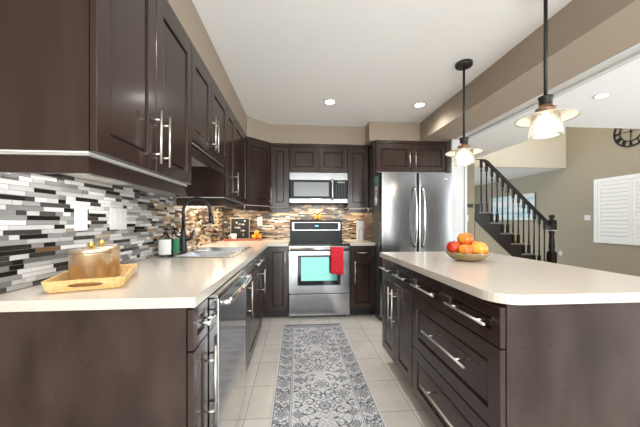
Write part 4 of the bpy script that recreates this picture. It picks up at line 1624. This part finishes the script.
def bar(th, c0, c1, w_):
    """bar in the numeral's own frame: s along tangent, r along radius"""
    (s0, r0), (s1, r1) = c0, c1
    # seen from the room the wall's +Y runs to the left: mirror the tangent
    rad = Vector((-math.sin(th), math.cos(th), 0))
    tan = Vector((-math.cos(th), -math.sin(th), 0))
    p0, p1 = rad * r0 + tan * s0, rad * r1 + tan * s1
    d = (p1 - p0).normalized()
    nrm = Vector((-d.y, d.x, 0)) * w_ / 2
    b.extr([p0 - nrm + Vector((0, 0, 0.006)), p1 - nrm + Vector((0, 0, 0.006)), p1 + nrm + Vector((0, 0, 0.006)), p0 + nrm + Vector((0, 0, 0.006))], (0, 0, 0.012))


RA, RB_ = 0.190, 0.274
for h_, txt in enumerate(NUM):
    th = -2 * math.pi * h_ / 12   # clockwise seen from the room
    wd = {'I': 0.016, 'V': 0.034, 'X': 0.034}
    tot = sum(wd[c] for c in txt)
    s_ = -tot / 2
    for c in txt:
        m_ = s_ + wd[c] / 2
        if c == 'I':
            bar(-th, (m_, RA), (m_, RB_), 0.010)
        elif c == 'V':
            bar(-th, (m_, RA), (m_ - 0.013, RB_), 0.010)
            bar(-th, (m_, RA), (m_ + 0.013, RB_), 0.005)
        else:
            bar(-th, (m_ + 0.013, RA), (m_ - 0.013, RB_), 0.010)
            bar(-th, (m_ - 0.013, RA), (m_ + 0.013, RB_), 0.005)
        s_ += wd[c]
b.build('numerals', 'black', ck, 'black roman numerals')
b = B(CXF)
b.lathe((0, 0, 0.004), [(0.020, 0), (0.020, 0.018), (0, 0.022)], 20)
for a in (0, 90, 180, 270):
    t_ = math.radians(a + 2)
    b.tube([(0.015 * math.cos(t_), 0.015 * math.sin(t_), 0.010), (0.180 * math.cos(t_), 0.180 * math.sin(t_), 0.010)], 0.004, 6)
b.build('hub_spokes', 'black', ck)
b = B(CXF)
b.extr([(-0.007, 0, 0.019), (0.007, 0, 0.019), (0.004, -0.165, 0.019), (-0.004, -0.165, 0.019)], (0, 0, 0.003))
b.build('minute_hand', 'black', ck)
b = B(CXF)
b.extr([(0.0, -0.007, 0.023), (0.0, 0.007, 0.023), (0.105, -0.006, 0.023), (0.105, -0.014, 0.023)], (0, 0, 0.003))
b.build('hour_hand', 'black', ck)

# ------------------------------------------------------------------ canvas picture on the right wall behind the stairs
pc = thing('canvas_picture', 'pale blue abstract canvas picture on wall behind the stair balusters', 'picture', (6.28, 7.9, 1.2))
mpic = mat('seascape_paint', (0.5, 0.6, 0.65), 0.7)
tc = nd(mpic, 'ShaderNodeTexCoord')
mpn = nd(mpic, 'ShaderNodeMapping')
mpn.inputs['Scale'].default_value = (1, 0.5, 3.2)
nz = nd(mpic, 'ShaderNodeTexNoise')
nz.inputs['Scale'].default_value = 2.2
nz.inputs['Detail'].default_value = 6
rp = nd(mpic, 'ShaderNodeValToRGB')
for p_, c_ in ((0.30, (0.30, 0.48, 0.56)), (0.45, (0.55, 0.68, 0.72)), (0.58, (0.80, 0.80, 0.77)), (0.72, (0.42, 0.52, 0.55))):
    e_ = rp.color_ramp.elements.new(p_)
    e_.color = (*c_, 1)
mpic.node_tree.links.new(tc.outputs['Object'], mpn.inputs[0])
mpic.node_tree.links.new(mpn.outputs[0], nz.inputs['Vector'])
mpic.node_tree.links.new(nz.outputs['Fac'], rp.inputs[0])
mpic.node_tree.links.new(rp.outputs[0], bs(mpic).inputs['Base Color'])
B().box(6.262, 6.298, 7.04, 8.75, 1.205, 1.925).build('stretcher_frame', mat('canvas_edge', (0.16, 0.15, 0.14), 0.6), pc)
B().box(6.257, 6.2615, 7.042, 8.748, 1.207, 1.923).build('canvas', mpic, pc)

# small yellow pot on a stair tread
yp = Vector((4.525, 5.60, ZT0 - RISE * 3 + 0.001))
t = thing('small_pot', 'small yellow pot standing on a stair tread behind the balusters', 'pot', yp)
B().lathe(yp, [(0.036, 0), (0.046, 0.01), (0.050, 0.06), (0.044, 0.085), (0.040, 0.085), (0.044, 0.055), (0.0, 0.02)], 20).build('pot', mat('yellow_glaze', (0.75, 0.42, 0.03), 0.35), t)
